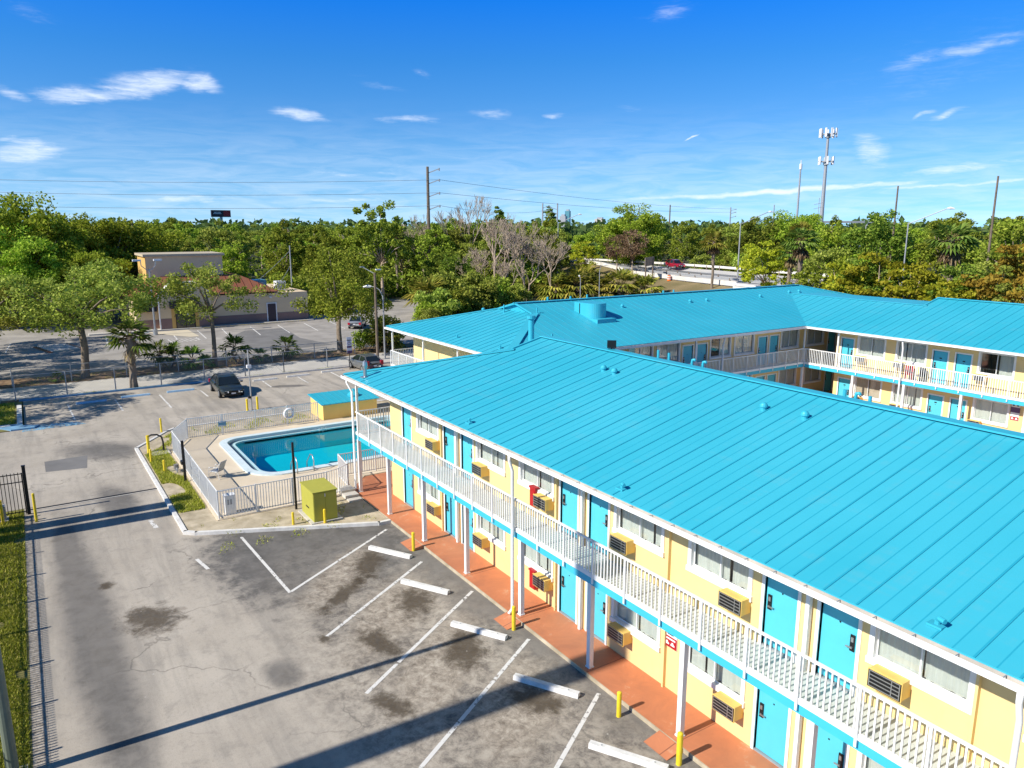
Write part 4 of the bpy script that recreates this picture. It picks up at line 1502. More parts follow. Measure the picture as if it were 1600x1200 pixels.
# pool chair
ch = thing('pool_chair', 'single grey sling armchair standing on the pool deck with its shadow', 'chair', (-7.3, -6.75, .13), 2.3)
mb = MB()
mb.box(-.25, .25, -.25, .25, .38, .41)
part('seat', mb, M['grey'], ch)
mb = MB()
mb.bar((-.0, -.25, .40), (0, -.48, .95), .5, .02, up=(0, 1, .3))
part('backrest', mb, M['grey'], ch)
for sx_ in (-1, 1):
    mb = MB()
    mb.tube(((.27 * sx_, -.47, .92), (.27 * sx_, -.24, .62), (.27 * sx_, .26, .62), (.27 * sx_, .28, 0)), .016, 6)
    part('armrest', mb, M['white'], ch)
    mb = MB()
    mb.tube(((.27 * sx_, .2, .4), (.27 * sx_, -.25, .4), (.27 * sx_, -.34, 0)), .016, 6)
    part('leg', mb, M['white'], ch)

# pump shed
sh = thing('pump_shed', 'low yellow pump shed with a blue lean-to roof behind the pool', 'shed', (-15.9, 2.0, .1))
mb = MB()
mb.quad((0, 0, 0), (0, 3.9, 0), (0, 3.9, 1.12), (0, 0, 1.12))
mb.quad((-2.6, 0, 0), (0, 0, 0), (0, 0, 1.12), (-2.6, 0, 1.32))
mb.quad((0, 3.9, 0), (-2.6, 3.9, 0), (-2.6, 3.9, 1.32), (0, 3.9, 1.12))
mb.quad((-2.6, 3.9, 0), (-2.6, 0, 0), (-2.6, 0, 1.32), (-2.6, 3.9, 1.32))
part('wall', mb, pmat('shed_yellow', (.80, .55, .18), .8, .05, .8), sh)
mb = MB()
roof_plane(mb, (.18, -.15, 1.14), (0, 1, 0), (-1, 0, .075), [(0, 0), (4.2, 0), (4.2, 2.95), (0, 2.95)], .42, .2, mid=False)
sroof = part('roof', mb, (M['roof'], M['seam']), sh)
mb = MB()
mb.tube(((-1.1, 2.6, 1.15), (-1.1, 2.6, 1.35), (-1.1, 2.6, 1.62), (-1.1, 2.6, 1.72)), [.42, .42, .12, .03], 14)
part('roof_cone', mb, M['roof'], sroof)
# tall lamp-less post beside the fence
bp_ = thing('black_pole', 'tall thin dark pole before the pool fence, left of the olive box', 'pole', (-.62, -4.62, .095))
mb = MB()
mb.box(-.045, .045, -.045, .045, 0, 3.25)
part('shaft', mb, M['black'], bp_)
mb = MB()
mb.box(-.075, -.046, -.045, .045, 1.55, 2.1)
part('bracket', mb, M['grey'], bp_)
gpo = thing('gate_post', 'black square post at the left pool fence where the sliding gate closes', 'post', (-7.6, -8.25, .095))
mb = MB()
mb.box(-.06, .06, -.06, .06, 0, 2.2)
part('shaft', mb, M['black'], gpo)
mb = MB()
mb.box(-.10, .28, -.16, -.061, 1.0, 1.16)
part('latch_bracket', mb, M['black'], gpo)

ub = thing('utility_box', 'olive green steel utility cabinet with two doors on a concrete pad', 'utility box', (.70, -3.92, .095))
mb = MB()
mb.box(-1.0, .98, -.72, .72, -.02, .05)
part('pad', mb, M['concrete'], ub)
mb = MB()
mb.box(-.86, .86, -.56, .52, .05, 1.40)
part('cabinet', mb, M['boxgreen'], ub)
mb = MB()
mb.box(-.90, .92, -.60, .56, 1.401, 1.45)
part('lid', mb, M['boxgreen'], ub)
for y0, y1 in ((-.54, -.03), (-.015, .50)):
    mb = MB()
    mb.box(.861, .885, y0, y1, .12, 1.36)
    d_ = part('door', mb, M['boxgreen'], ub)
mb = MB()
mb.box(.886, .91, -.045, -.015, 1.18, 1.32)
part('handle', mb, M['signwhite'], d_)
mb = MB()
mb.box(-.2, .2, -.575, -.561, .5, .56)
part('vent_slot', mb, M['black'], ub)
st = thing('utility_steps', 'small concrete steps and slab at the corner of the walkway', 'steps', (-1.0, -1.75, .095))
for k, (x0, x1, z1) in enumerate(((-.75, -.1, .28), (-.1, .45, .16), (.45, .95, .06))):
    mb = MB()
    mb.box(x0, x1, -.45, .22, 0, z1)
    part('step', mb, M['concrete'], st)
mt = thing('water_meter', 'small grey meter pipe in the grass island', 'meter', (-9.6, -8.35, .095))
mb = MB()
mb.tube(((-.25, 0, 0), (-.25, 0, .22), (.25, 0, .22), (.25, 0, 0)), .05, 8)
part('pipe', mb, M['grey'], mt)
mb = MB()
mb.cyl(0, 0, .18, .42, .13, 10)
part('valve', mb, M['patch'], mt)

# ------------------------------------------------------------------ gate at the left and the iron fence behind the lawn
gt = picket_fence('sliding_gate', 'black iron sliding gate with pickets standing open at the left edge', 'gate', [(-6.95, -15.25), (-7.1, -22.0)], .05, 1.95, M['black'], .14, 6.8, rails=(.12, 1.0), pr=.014, post=.05, top_over=.10, extra_rails=(1.55,))
gq = thing('gate_post', 'thick black post at the end of the open sliding gate', 'post', (-6.95, -15.15, 0))
mb = MB()
mb.box(-.07, .07, -.07, .07, 0, 2.32)
part('shaft', mb, M['black'], gq)
mb = MB()
mb.box(-.08, .08, -.08, .08, 2.321, 2.36)
part('cap', mb, M['black'], gq)
go = thing('gate_operator', 'grey gate motor box behind the yellow bollard at the left edge', 'gate motor', (-6.55, -16.3, 0))
mb = MB()
mb.box(-.3, .3, -.35, .35, 0, .1)
part('pad', mb, M['concrete'], go)
mb = MB()
mb.box(-.2, .2, -.28, .28, .1, .75)
part('housing', mb, M['grey'], go)
mb = MB()
mb.box(-7.62, -7.50, -15.2, -9.55, .0, .018)
mb.box(-7.40, -7.34, -15.2, -9.55, .0, .018, 1)
struct('gate_track', mb, (M['black'], M['concrete']))
picket_fence('iron_fence', 'long black iron picket fence along the lawn beyond the left edge', 'fence', [(-6.6, -17.35), (36, -17.35)], .02, 1.85, M['black'], .125, 2.4, rails=(.16, .90), pr=.020, post=.075, top_over=.0, extra_rails=(1.36,))

# tall posts whose shadows cross the lot
lp = thing('light_pole', 'grey green light pole rising from the lawn at the bottom left corner', 'pole', (13.05, -15.78, 0))
mb = MB()
mb.cyl(0, 0, 0, 9.7, .14, 14, .10)
part('shaft', mb, pmat('grey_green_paint', (.17, .20, .15), .6, .15, 3), lp)
mb = MB()
mb.box(-.3, .3, -.3, .3, 0, .06)
part('base', mb, M['concrete'], lp)
py_ = thing('pylon_sign', 'tall roadside pylon sign on one thick pole beyond the lawn', 'sign', (16.1, -27.0, 0))
mb = MB()
mb.cyl(0, 0, 0, 22.6, .48, 20)
part('pole', mb, M['grey'], py_)
mb = MB()
mb.box(-.5, .5, -.6, .6, 21.9, 23)
part('panel', mb, M['signwhite'], py_)
tw = thing('monument_sign', 'low double posted motel sign beyond the left lawn', 'sign', (-4.7, -21.6, 0))
for x, w_ in ((-.55, .42), (.62, .5)):
    mb = MB()
    mb.box(x - w_, x + w_, -.25, .25, 0, 9.6 if x < 0 else 9.2)
    part('post', mb, M['wall'], tw)

# street chain link fences
def chain_fence(label, pts, h, gap):
    f = thing('chain_link_fence', label, 'fence', (pts[0][0], pts[0][1], 0))
    o = Vector(pts[0])
    for a, b in zip(pts[:-1], pts[1:]):
        a, b = Vector(a) - o, Vector(b) - o
        L = (b - a).length
        d = (b - a) / L
        n = max(1, round(L / gap))
        for i in range(n + 1):
            p = a + d * (L * i / n)
            mb = MB()
            mb.cyl(p.x, p.y, 0, h, .045, 8)
            part('fence_post', mb, M['grey'], f)
        mb = MB()
        mb.tube(((a.x, a.y, h - .03), (b.x, b.y, h - .03)), .028, 6)
        part('top_rail', mb, M['grey'], f)
        mb = MB()
        k = int(L / .22)
        for i in range(k):
            p, q = a + d * (L * i / k), a + d * min(L, L * i / k + h)
            z1 = min(h - .05, L - L * i / k)
            mb.bar((p.x, p.y, .02), (q.x, q.y, z1), .005, .005)
            mb.bar((q.x, q.y, .02), (p.x, p.y, z1), .005, .005)
        part('wire_mesh', mb, M['grey'], f)
    return f


chain_fence('grey chain link fence with tall posts along the motel side of the sidewalk', [(-34.75, -15.6), (-34.9, 4.9), (-35.6, 9.2)], 1.95, 3.45)
chain_fence('second chain link fence beyond the sidewalk, in front of the shrub palms', [(-40.7, -15.8), (-40.9, 14.0)], 1.55, 4.0)
chain_fence('short chain link return at the left edge by the yellow verge', [(-34.0, -16.6), (-34.0, -24)], 1.85, 3.4)


# ------------------------------------------------------------------ cars
def make_car(name, label, loc, rz, paint, kind='sedan', L=4.7, W=1.82, H=1.46):
    """x forward; built from lofted sections"""
    c = thing(name, label, 'car', loc, rz)
    hl = L / 2
    if kind == 'sedan':
        st_ = [(-hl, .52, .78, .80), (-hl + .12, .34, .90, .92), (-hl + .7, .26, 1.00, .98), (-hl + 1.35, .24, .98, 1.0), (-.35, .22, .95, 1.0), (.55, .22, .93, 1.0), (hl - 1.35, .24, .90, .99), (hl - .7, .27, .82, .97), (hl - .22, .30, .72, .90), (hl, .40, .60, .76)]
        gh = [(-hl + .62, .99, .02), (-hl + 1.35, H, 1), (-.15, H + .01, 1), (.45, H - .06, 1), (hl - 1.22, .92, .02)]
    elif kind == 'hatch':
        st_ = [(-hl, .50, .88, .86), (-hl + .1, .36, 1.02, .95), (-hl + .6, .27, 1.04, 1.0), (-hl + 1.35, .24, 1.0, 1.0), (-.35, .22, .97, 1.0), (.55, .22, .94, 1.0), (hl - 1.25, .24, .91, .99), (hl - .65, .28, .84, .96), (hl - .2, .32, .74, .88), (hl, .42, .62, .74)]
        gh = [(-hl + .12, 1.03, .02), (-hl + .75, H - .05, 1), (-.55, H + .02, 1), (.25, H - .04, 1), (hl - 1.0, .93, .02)]
    else:
        st_ = [(-hl, .55, 1.05, .9), (-hl + .1, .42, 1.12, .97), (-hl + .6, .34, 1.12, 1.0), (-hl + 1.35, .32, 1.1, 1.0), (-.3, .3, 1.08, 1.0), (.6, .3, 1.06, 1.0), (hl - 1.3, .32, 1.05, 1.0), (hl - .6, .36, 1.0, .97), (hl - .15, .4, .92, .92), (hl, .5, .78, .84)]
        gh = [(-hl + .08, 1.11, .02), (-hl + .5, H - .03, 1), (-.6, H + .02, 1), (.35, H - .03, 1), (hl - 1.45, 1.06, .02)]
    mb = MB()
    rows = []
    for x, zb, zt, wf in st_:
        w_ = W / 2 * wf
        zm = zb + (zt - zb) * .62
        half = [(.0, zb), (w_ * .86, zb), (w_ * .97, zb + .10), (w_, zm), (w_ * .97, zt - .05), (w_ * .88, zt), (0, zt + .03)]
        row = [(x, y, z) for y, z in half] + [(x, -y, z) for y, z in reversed(half[1:-1])]
        rows.append(row)
    m = len(rows[0])
    vs = [p for r in rows for p in r]
    fs = []
    for i in range(len(rows) - 1):
        for k in range(m):
            a, b = i * m + k, i * m + (k + 1) % m
            fs.append((a, b, b + m, a + m))
    fs.append(tuple(range(m)))
    fs.append(tuple(reversed([(len(rows) - 1) * m + k for k in range(m)])))
    mb.add(vs, fs)
    body = part('body', mb, paint, c, smooth=True)
    # greenhouse: glass sides with a painted roof
    def gsec(x, z, f):
        base = W / 2 * .88
        top = W / 2 * .70
        zz = .93 if f < .5 else z
        return base if f < .5 else top
    g = MB()
    belt = gh[0][1] - .04
    lows = [(x, W / 2 * .90, min(gh[0][1], gh[-1][1]) - .03) for x, z, f in gh]
    tops = [(x, W / 2 * (.88 if f < .5 else .69), z) for x, z, f in gh]
    for sgn in (1, -1):
        for i in range(len(gh) - 1):
            a, b = lows[i], lows[i + 1]
            p, q = tops[i], tops[i + 1]
            pts = [(a[0], sgn * a[1], a[2]), (b[0], sgn * b[1], b[2]), (q[0], sgn * q[1], q[2]), (p[0], sgn * p[1], p[2])]
            g.poly(pts if sgn < 0 else pts[::-1])
    for i in (0, len(gh) - 2):
        p, q = tops[i], tops[i + 1]
        g.poly([(p[0], p[1], p[2]), (p[0], -p[1], p[2]), (q[0], -q[1], q[2]), (q[0], q[1], q[2])])
    part('windows', g, M['carglass'], body)
    r = MB()
    tp = tops[1:-1]
    for i in range(len(tp) - 1):
        p, q = tp[i], tp[i + 1]
        r.poly([(p[0], p[1] + .02, p[2] + .012), (p[0], -p[1] - .02, p[2] + .012), (q[0], -q[1] - .02, q[2] + .012), (q[0], q[1] + .02, q[2] + .012)])
    for sgn in (1, -1):
        for i in (0, len(gh) - 2):
            p, q = tops[i], tops[i + 1]
            r.bar((p[0], sgn * p[1], p[2] + .005), (q[0], sgn * q[1], q[2] + .005), .08, .03)
        for i in range(1, len(gh) - 2):
            p, q = tops[i], tops[i + 1]
            r.bar((p[0], sgn * p[1], p[2]), (q[0], sgn * q[1], q[2]), .06, .05)
        xm = (tops[1][0] + tops[3][0]) / 2 + .1
        r.bar((xm, sgn * W / 2 * .90, lows[0][2]), (xm - .05, sgn * W / 2 * .70, H - .02), .05, .09, up=(1, 0, 0))
    part('roof', r, paint, body)
    rad = .33 if kind != 'suv' else .38
    for x in (-hl + .92, hl - .92):
        for sgn in (1, -1):
            t_ = MB()
            t_.tube(((0, -.11, 0), (0, .11, 0)), rad, 20)
            wh = part('wheel', t_, M['tyre'], c, (x, sgn * (W / 2 - .10), rad))
            t2 = MB()
            t2.tube(((0, sgn * .112, 0), (0, sgn * .125, 0)), rad * .66, 14)
            for k in range(5):
                a = 2 * pi * k / 5
                t2.bar((0, sgn * .128, 0), (rad * .6 * cos(a), sgn * .128, rad * .6 * sin(a)), .012, .06, up=(-sin(a), 0, cos(a)))
            part('rim', t2, M['steel'], wh)
    zf = st_[-2][2] - .10
    for sgn in (1, -1):
        h_ = MB()
        h_.add([(hl - .34, sgn * W * .43, zf + .05), (hl - .06, sgn * W * .34, zf + .02), (hl + .015, sgn * W * .20, zf - .01), (hl + .03, sgn * W * .20, zf - .13), (hl - .03, sgn * W * .36, zf - .12), (hl - .30, sgn * W * .455, zf - .06)],
               [(0, 1, 2, 3, 4, 5) if sgn < 0 else (5, 4, 3, 2, 1, 0)])
        part('headlight', h_, M['lamp'], c)
        t_ = MB()
        zt_ = st_[0][2]
        t_.box(-hl - .02, -hl + .22, min(sgn * W * .32, sgn * W * .475), max(sgn * W * .32, sgn * W * .475), zt_ - .16, zt_ + (.10 if kind == 'sedan' else .22))
        part('tail_light', t_, M['taillight'], c)
        mr = MB()
        mr.box(hl - 1.62, hl - 1.48, min(sgn * W * .50, sgn * W * .60), max(sgn * W * .50, sgn * W * .60), .95 if kind != 'suv' else 1.12, 1.07 if kind != 'suv' else 1.26)
        part('mirror', mr, paint, c)
    g_ = MB()
    g_.box(hl - .05, hl + .02, -W * .19, W * .19, zf - .16, zf - .02)
    g_.box(hl - .06, hl + .02, -W * .30, W * .30, zf - .36, zf - .25)
    part('grille', g_, M['black'], c)
    pl_ = MB()
    pl_.box(hl + .021, hl + .03, -.16, .16, zf - .24, zf - .14)
    part('number_plate', pl_, M['signwhite'], c)
    pl_ = MB()
    pl_.box(-hl - .03, -hl - .02, -.16, .16, .62, .74)
    part('number_plate', pl_, M['signwhite'], c)
    rw_ = MB()
    rw_.box(-hl - .022, -hl + .05, -W * .3, W * .3, .42, .52)
    part('bumper_strip', rw_, M['black'], c)
    return c


make_car('parked_car', 'dark grey green sedan parked nose out beside the blue kerb', (-28.95, -1.42, .005), 0.0, car_paint('dark_sedan_paint', (.028, .036, .036)))
make_car('parked_car', 'silver grey hatchback with red tail lamps parked against the street kerb', (-32.6, 11.75, .005), pi + .05, car_paint('grey_hatch_paint', (.17, .18, .185)), 'hatch', 4.4, 1.76, 1.47)
make_car('parked_car', 'pale silver car half hidden behind the tree in the restaurant lot', (-61.5, 22.4, -.03), 2.6, car_paint('silver_paint', (.34, .35, .36)), 'sedan', 4.6, 1.8, 1.45)
make_car('moving_car', 'bright red pickup style vehicle driving on the raised highway', (-79.3, 97.4, 4.58), -.26, car_paint('red_paint_gloss', (.45, .012, .035)), 'suv', 4.9, 1.95, 1.72)

# pole, sign and lamp near the street
sp_ = thing('parking_sign', 'tall narrow white and purple sign on a dark post beside the hatchback', 'sign', (-33.3, 10.55, 0))
mb = MB()
mb.cyl(0, 0, 0, 2.9, .035, 8)
part('post', mb, M['black'], sp_)
mb = MB()
mb.box(.036, .06, -.24, .24, 1.55, 3.05)
pn = part('panel', mb, M['signwhite'], sp_)
mb = MB()
mb.box(.061, .068, -.2, .2, 2.72, 2.79)
part('lettering', mb, M['black'], pn)
mb = MB()
mb.box(.061, .068, -.24, .24, 2.05, 2.22)
mb.box(.061, .068, -.24, .24, 1.55, 1.78)
part('purple_band', mb, M['purple'], pn)
mb = MB()
mb.tube([(.068, .12 * cos(2 * pi * k / 12), 2.46 + .12 * sin(2 * pi * k / 12)) for k in range(13)], .018, 5, caps=False)
mb.cbox(.068, 0, 2.62, .01, .06, .06)
part('pictogram', mb, M['purple'], pn)
dl = thing('lamp_post', 'slender post with a small box, guarded by two yellow bollards in the far drive', 'post', (-22.15, -1.2, 0))
mb = MB()
mb.cyl(0, 0, 0, 4.4, .05, 10)
part('shaft', mb, M['grey'], dl)
mb = MB()
mb.cbox(0, 0, 3.2, .28, .3, .22)
part('box', mb, M['signwhite'], dl)
mb = MB()
mb.cbox(0, -.1, .95, .2, .2, .16)
part('camera_housing', mb, M['black'], dl)

wp = thing('utility_pole', 'plain wooden utility pole rising before the street corner trees', 'utility pole', (-36.8, 14.8, 0))
mb = MB()
mb.cyl(0, 0, 0, 8.6, .15, 10, .11)
part('shaft', mb, M['wood'], wp)
mb = MB()
mb.bar((0, 0, 8.5), (-.6, -.9, 9.1), .06, .06)
mb.cbox(-.7, -1.0, 9.15, .2, .4, .1)
part('lamp_arm', mb, M['grey'], wp)
mb = MB()
mb.cbox(.05, .35, 8.9, .25, .5, .12)
part('lamp_head', mb, M['lamp'], wp)


def cobra_lamp(label, loc, h, arm, rz, r=.09, z=0.0, group=None, curve=True):
    o = thing('street_lamp', label, 'street lamp', (loc[0], loc[1], z), rz, group)
    mb = MB()
    mb.cyl(0, 0, 0, h, r, 10, r * .7)
    part('pole', mb, M['grey'], o)
    mb = MB()
    if curve:
        mb.tube(((0, 0, h - .15), (arm * .25, 0, h + .55), (arm * .6, 0, h + .85), (arm, 0, h + .9)), r * .5, 6)
        zz = h + .9
    else:
        mb.tube(((0, 0, h - .1), (arm, 0, h + arm * .42)), r * .5, 6)
        zz = h + arm * .42
    part('arm', mb, M['grey'], o)
    mb = MB()
    mb.tube(((arm - .1, 0, zz), (arm + .25, 0, zz + .03), (arm + .75, 0, zz - .05)), [.07, .17, .06], 8)
    part('lamp_head', mb, M['lamp'], o)
    return o


cobra_lamp('galvanised cobra head street lamp beside the wooden pole at the motel corner', (-37.1, 15.7), 6.3, 1.2, -2.2)

# ================================================================== restaurant across the street
rs = thing('restaurant_building', 'tan restaurant with a tall parapet, rust metal roof and dark glass door across the street', 'building', (-73.0, 0, 0))
mb = MB()
mb.quad((0, -2.5, 0), (0, 19.6, 0), (0, 19.6, 4.0), (0, -2.5, 4.0))
mb.quad((-17, -2.5, 0), (0, -2.5, 0), (0, -2.5, 4.0), (-17, -2.5, 4.0))
mb.quad((0, 19.6, 0), (-17, 19.6, 0), (-17, 19.6, 4.0), (0, 19.6, 4.0))
mb.quad((-17, 19.6, 0), (-17, -2.5, 0), (-17, -2.5, 4), (-17, 19.6, 4))
mb.quad((-17, -2.5, 4.0), (0, -2.5, 4.0), (0, 19.6, 4.0), (-17, 19.6, 4.0))
part('wall', mb, M['tan'], rs)
mb = MB()
mb.box(.001, .05, -2.5, 19.6, 0, 1.25)
mb.box(-17, .05, -2.56, -2.501, 0, 1.25)
part('wainscot', mb, M['wains'], rs)
mb = MB()
mb.box(-11.5, -4.0, -.3, 9.3, 4.0, 9.1)
tower = part('parapet_tower', mb, M['tan'], rs)
mb = MB()
mb.box(-11.8, -3.7, -.6, 9.6, 9.1, 9.4)
part('cornice', mb, pmat('tan_cornice', (.50, .42, .30), .8, .05, 1), tower)
mb = MB()  # tower side facing the sun; its lit look is put into the colour
mb.box(-11.52, -3.98, -.34, -.301, 4.5, 9.09)
part('sunlit_side_face', mb, M['ochre'], tower)
mb = MB()
e0, e1, b0, b1 = -3.2, 15.6, -.1, 9.3
roof_plane(mb, (.5, e0, 4.25), (0, 1, 0), (-1, 0, .50), [(0, 0), (e1 - e0, 0), (e1 - e0 - 4.5, 4.5), (4.5, 4.5)], 1.0, .5, mid=False, rib=(.07, .06))
roof_plane(mb, (-12, e0, 4.25), (1, 0, 0), (0, 1, .50), [(0, 0), (12.5, 0), (8.0, 4.5), (0, 4.5)], 1.0, .5, mid=False, rib=(.07, .06))
roof_plane(mb, (.5, e1, 4.25), (-1, 0, 0), (0, -1, .50), [(0, 0), (12.5, 0), (12.5, 4.5), (4.5, 4.5)], 1.0, .5, mid=False, rib=(.07, .06))
part('roof', mb, (M['tile'], pmat('rust_seam', (.22, .07, .035), .6, .1, 1)), rs)
mb = MB()                                               # curved porch front
prof = [(.15, 0), (6.4, 0), (6.4, 4.6), (5.6, 5.0), (5.0, 5.9), (1.6, 5.9), (1.0, 5.0), (.15, 4.6)]
vs = [(1.1, y, z) for y, z in prof] + [(-.5, y, z) for y, z in prof]
k = len(prof)
mb.add(vs, [tuple(range(k)), tuple(reversed(range(k, 2 * k)))] + [(i, k + i, k + (i + 1) % k, (i + 1) % k) for i in range(k)])
porch = part('porch', mb, M['tan'], rs)
mb = MB()
for i in range(2, k - 1):
    (y0, z0), (y1, z1) = prof[i], prof[(i + 1)]
    mb.bar((.35, y0, z0 + .05), (.35, y1, z1 + .05), 1.7, .12, up=(0, z1 - z0 != 0 and .3 or 0, 1))
mb.bar((1.12, .10, 0), (1.12, .10, 4.6), .14, .14, up=(1, 0, 0))
part('porch_trim', mb, M['signwhite'], porch)
mb = MB()
mb.box(1.101, 1.13, .2, 6.35, 0, 1.45)
part('wainscot', mb, M['wains'], porch)
mb = MB()
mb.box(1.102, 1.14, 1.5, 4.75, .02, 2.75)
part('ochre_surround', mb, M['ochre'], porch)
mb = MB()
mb.box(1.141, 1.16, 2.0, 4.25, .05, 2.6)
gd = part('glass_door', mb, M['carglass'], porch)
mb = MB()
for y in (2.0, 3.12, 4.25):
    mb.box(1.161, 1.19, y - .05, y + .05, .05, 2.6)
mb.box(1.161, 1.19, 2.0, 4.25, 2.5, 2.6)
part('door_frame', mb, M['black'], gd)
mb = MB()
mb.box(1.161, 1.17, 3.35, 3.65, 1.75, 2.05)
part('notice', mb, M['signwhite'], gd)
mb = MB()
mb.add([(1.12, 1.3, 3.6), (1.12, 4.9, 3.6), (2.0, 4.9, 2.75), (2.0, 1.3, 2.75), (1.12, 1.3, 2.75), (1.12, 4.9, 2.75)], [(0, 3, 2, 1), (0, 4, 3), (1, 2, 5), (3, 4, 5, 2)])
part('awning', mb, M['black'], porch)
mb = MB()
mb.box(.02, .9, -2.3, -.1, 2.4, 3.4)
part('awning', mb, M['black'], rs)
mb = MB()
mb.box(.052, .10, 13.95, 15.05, .05, 2.55)
bd_ = part('back_door', mb, pmat('plum_door', (.05, .035, .045), .5, .1, 2), rs)
mb = MB()
mb.box(.052, .09, 13.80, 13.945, .05, 2.68)
mb.box(.052, .09, 15.055, 15.2, .05, 2.68)
mb.box(.052, .09, 13.945, 15.055, 2.555, 2.68)
part('door_frame', mb, M['signwhite'], bd_)
mb = MB()
mb.cbox(.16, 14.4, 3.45, .2, .32, .2)
part('wall_lamp', mb, M['lamp'], rs)
for x, y, sx_, sy_, sz_, mt_ in ((-3.5, 16.8, 1.5, 1.3, 1.3, 'signwhite'), (-6.5, 13.6, 2.6, 3.6, 1.4, 'teal_glass'), (-5.0, 14.9, .9, .9, .7, 'grey')):
    mb = MB()
    mb.box(x - sx_ / 2, x + sx_ / 2, y - sy_ / 2, y + sy_ / 2, 4.05, 4.05 + sz_)
    u_ = part('rooftop_unit', mb, M[mt_], rs)
    mb = MB()
    mb.box(x + sx_ / 2 + .002, x + sx_ / 2 + .02, y - sy_ * .4, y + sy_ * .4, 4.3, 4.05 + sz_ * .8)
    part('grille', mb, M['grey'], u_)
block('sidewalk', [(-71.6, -8), (-71.3, 3), (-71.9, 20), (-72.9, 20), (-72.9, -8)], -.03, .12, M['sidewalk'])
sheet('sidewalk', [(-71.0, -1.5), (-69.2, -1.2), (-63.8, 2.2), (-64.0, 3.2), (-70.8, 3.1)], -.012, pmat('ramp_concrete', (.60, .52, .38), .9, .08, .6))
lid = thing('concrete_slab', 'pale concrete slab with a rust edge lying in the shade in the restaurant lot', 'slab', (-62.4, -11.6, -.03), .25)
mb = MB()
mb.box(-2.6, 2.6, -1.35, 1.35, 0, .16)
part('slab', mb, M['concrete'], lid)
mb = MB()
mb.box(-2.7, 2.7, -1.75, -1.36, 0, .08)
mb.box(-2.7, 2.7, 1.36, 1.75, 0, .08)
part('edging', mb, M['tile'], lid)
ll = thing('lot_lamp', 'tall double headed parking lot lamp before the restaurant porch', 'street lamp', (-68.0, -1.1, -.03))
mb = MB()
mb.cyl(0, 0, 0, 8.0, .12, 10, .09)
mb.cyl(0, 0, 0, .7, .28, 12)
part('pole', mb, M['steel'], ll)
mb = MB()
mb.tube(((0, -.9, 9.0), (0, -.85, 8.4), (0, -.3, 7.9), (0, 0, 7.85), (0, .3, 7.95), (0, .7, 8.4), (0, .75, 9.0)), .05, 6)
part('arms', mb, M['steel'], ll)
for y in (-1.3, 1.0):
    mb = MB()
    mb.cbox(0, y, 9.05, .5, .9, .22)
    part('lamp_head', mb, M['signwhite'], ll)

# ================================================================== plants
def leaf_quad(mb, p, s, rng, up=.35, asp=.62, mi=0):
    n = Vector((rng.gauss(0, 1), rng.gauss(0, 1), rng.gauss(0, 1) + up))
    n.normalize()
    a = n.orthogonal().normalized()
    a = Matrix.Rotation(rng.random() * 6.283, 3, n) @ a
    b = n.cross(a)
    a, b = a * s, b * s * asp
    mb.quad(p - a, p - b, p + a, p + b, mi)


def crown_mesh(name, mat, rng, R, H, base, clumps, leaves, size, flat=.75, gap=.0, clump_r=(.22, .40), skew=0.0, lean=(0, 0)):
    """leaf-sized faces gathered in clumps through an uneven crown of radius R from base to H"""
    mb = MB()
    tips = []
    cz, hz = (base + H) / 2, (H - base) / 2
    for _ in range(clumps):
        while True:
            d = Vector((rng.uniform(-1, 1), rng.uniform(-1, 1), rng.uniform(-1, 1)))
            if .28 < d.length < 1 and rng.random() < .35 + .65 * d.length:
                break
        k = 1 + rng.uniform(-.16, .20)
        wz = 1 - skew * d.z
        c = Vector((d.x * R * k * wz + lean[0] * (d.z + 1) * hz, d.y * R * k * wz + lean[1] * (d.z + 1) * hz, cz + d.z * hz * k))
        r = R * rng.uniform(*clump_r)
        tips.append(c)
        m = int(leaves * rng.uniform(.6, 1.3))
        for _ in range(m):
            e = Vector((rng.gauss(0, 1), rng.gauss(0, 1), rng.gauss(0, 1))).normalized() * r * (rng.random() ** .45)
            e.z *= flat
            leaf_quad(mb, c + e, size * rng.uniform(.6, 1.35), rng, .5)
    return mb, tips


def trunk_mesh(rng, tips, base, r0, fork, n_limbs=7, lean=(0, 0)):
    mb = MB()
    top = Vector((lean[0] * fork, lean[1] * fork, fork))
    mid = Vector((top.x * .4 + rng.uniform(-.12, .12), top.y * .4 + rng.uniform(-.12, .12), fork * .5))
    mb.tube((Vector((0, 0, -.2)), Vector((0, 0, .15)), mid, top), [r0 * 1.5, r0 * 1.1, r0 * .9, r0 * .75], 8)
    for t in sorted(tips, key=lambda t: rng.random())[:n_limbs]:
        h = top.lerp(t, .5) + Vector((rng.uniform(-.3, .3), rng.uniform(-.3, .3), rng.uniform(-.1, .4)))
        mb.tube((top - Vector((0, 0, .3)), h, t), [r0 * .5, r0 * .3, r0 * .08], 6)
    return mb


def make_tree(name, mat, seed, R, H, base, clumps, leaves, size, r0=.22, bark='bark', fork=None, limbs=8, **kw):
    rng = random.Random(seed)
    lean = kw.get('lean', (0, 0))
    cm, tips = crown_mesh(name, mat, rng, R, H, base, clumps, leaves, size, **kw)
    tm = trunk_mesh(rng, tips, base, r0, fork or base + (H - base) * .18, limbs, lean)
    return cm.mesh('crown', M[mat]), tm.mesh('trunk', M[bark], True)


def put_tree(name, meshes, loc, rz, sc, label, cat='tree', group=None, parts=('crown', 'trunk')):
    o = thing(name, label, cat, loc, rz, group)
    o.scale = (sc, sc, sc) if isinstance(sc, (int, float)) else sc
    for nm, me in zip(parts, meshes):
        link(nm, me, o)
    return o


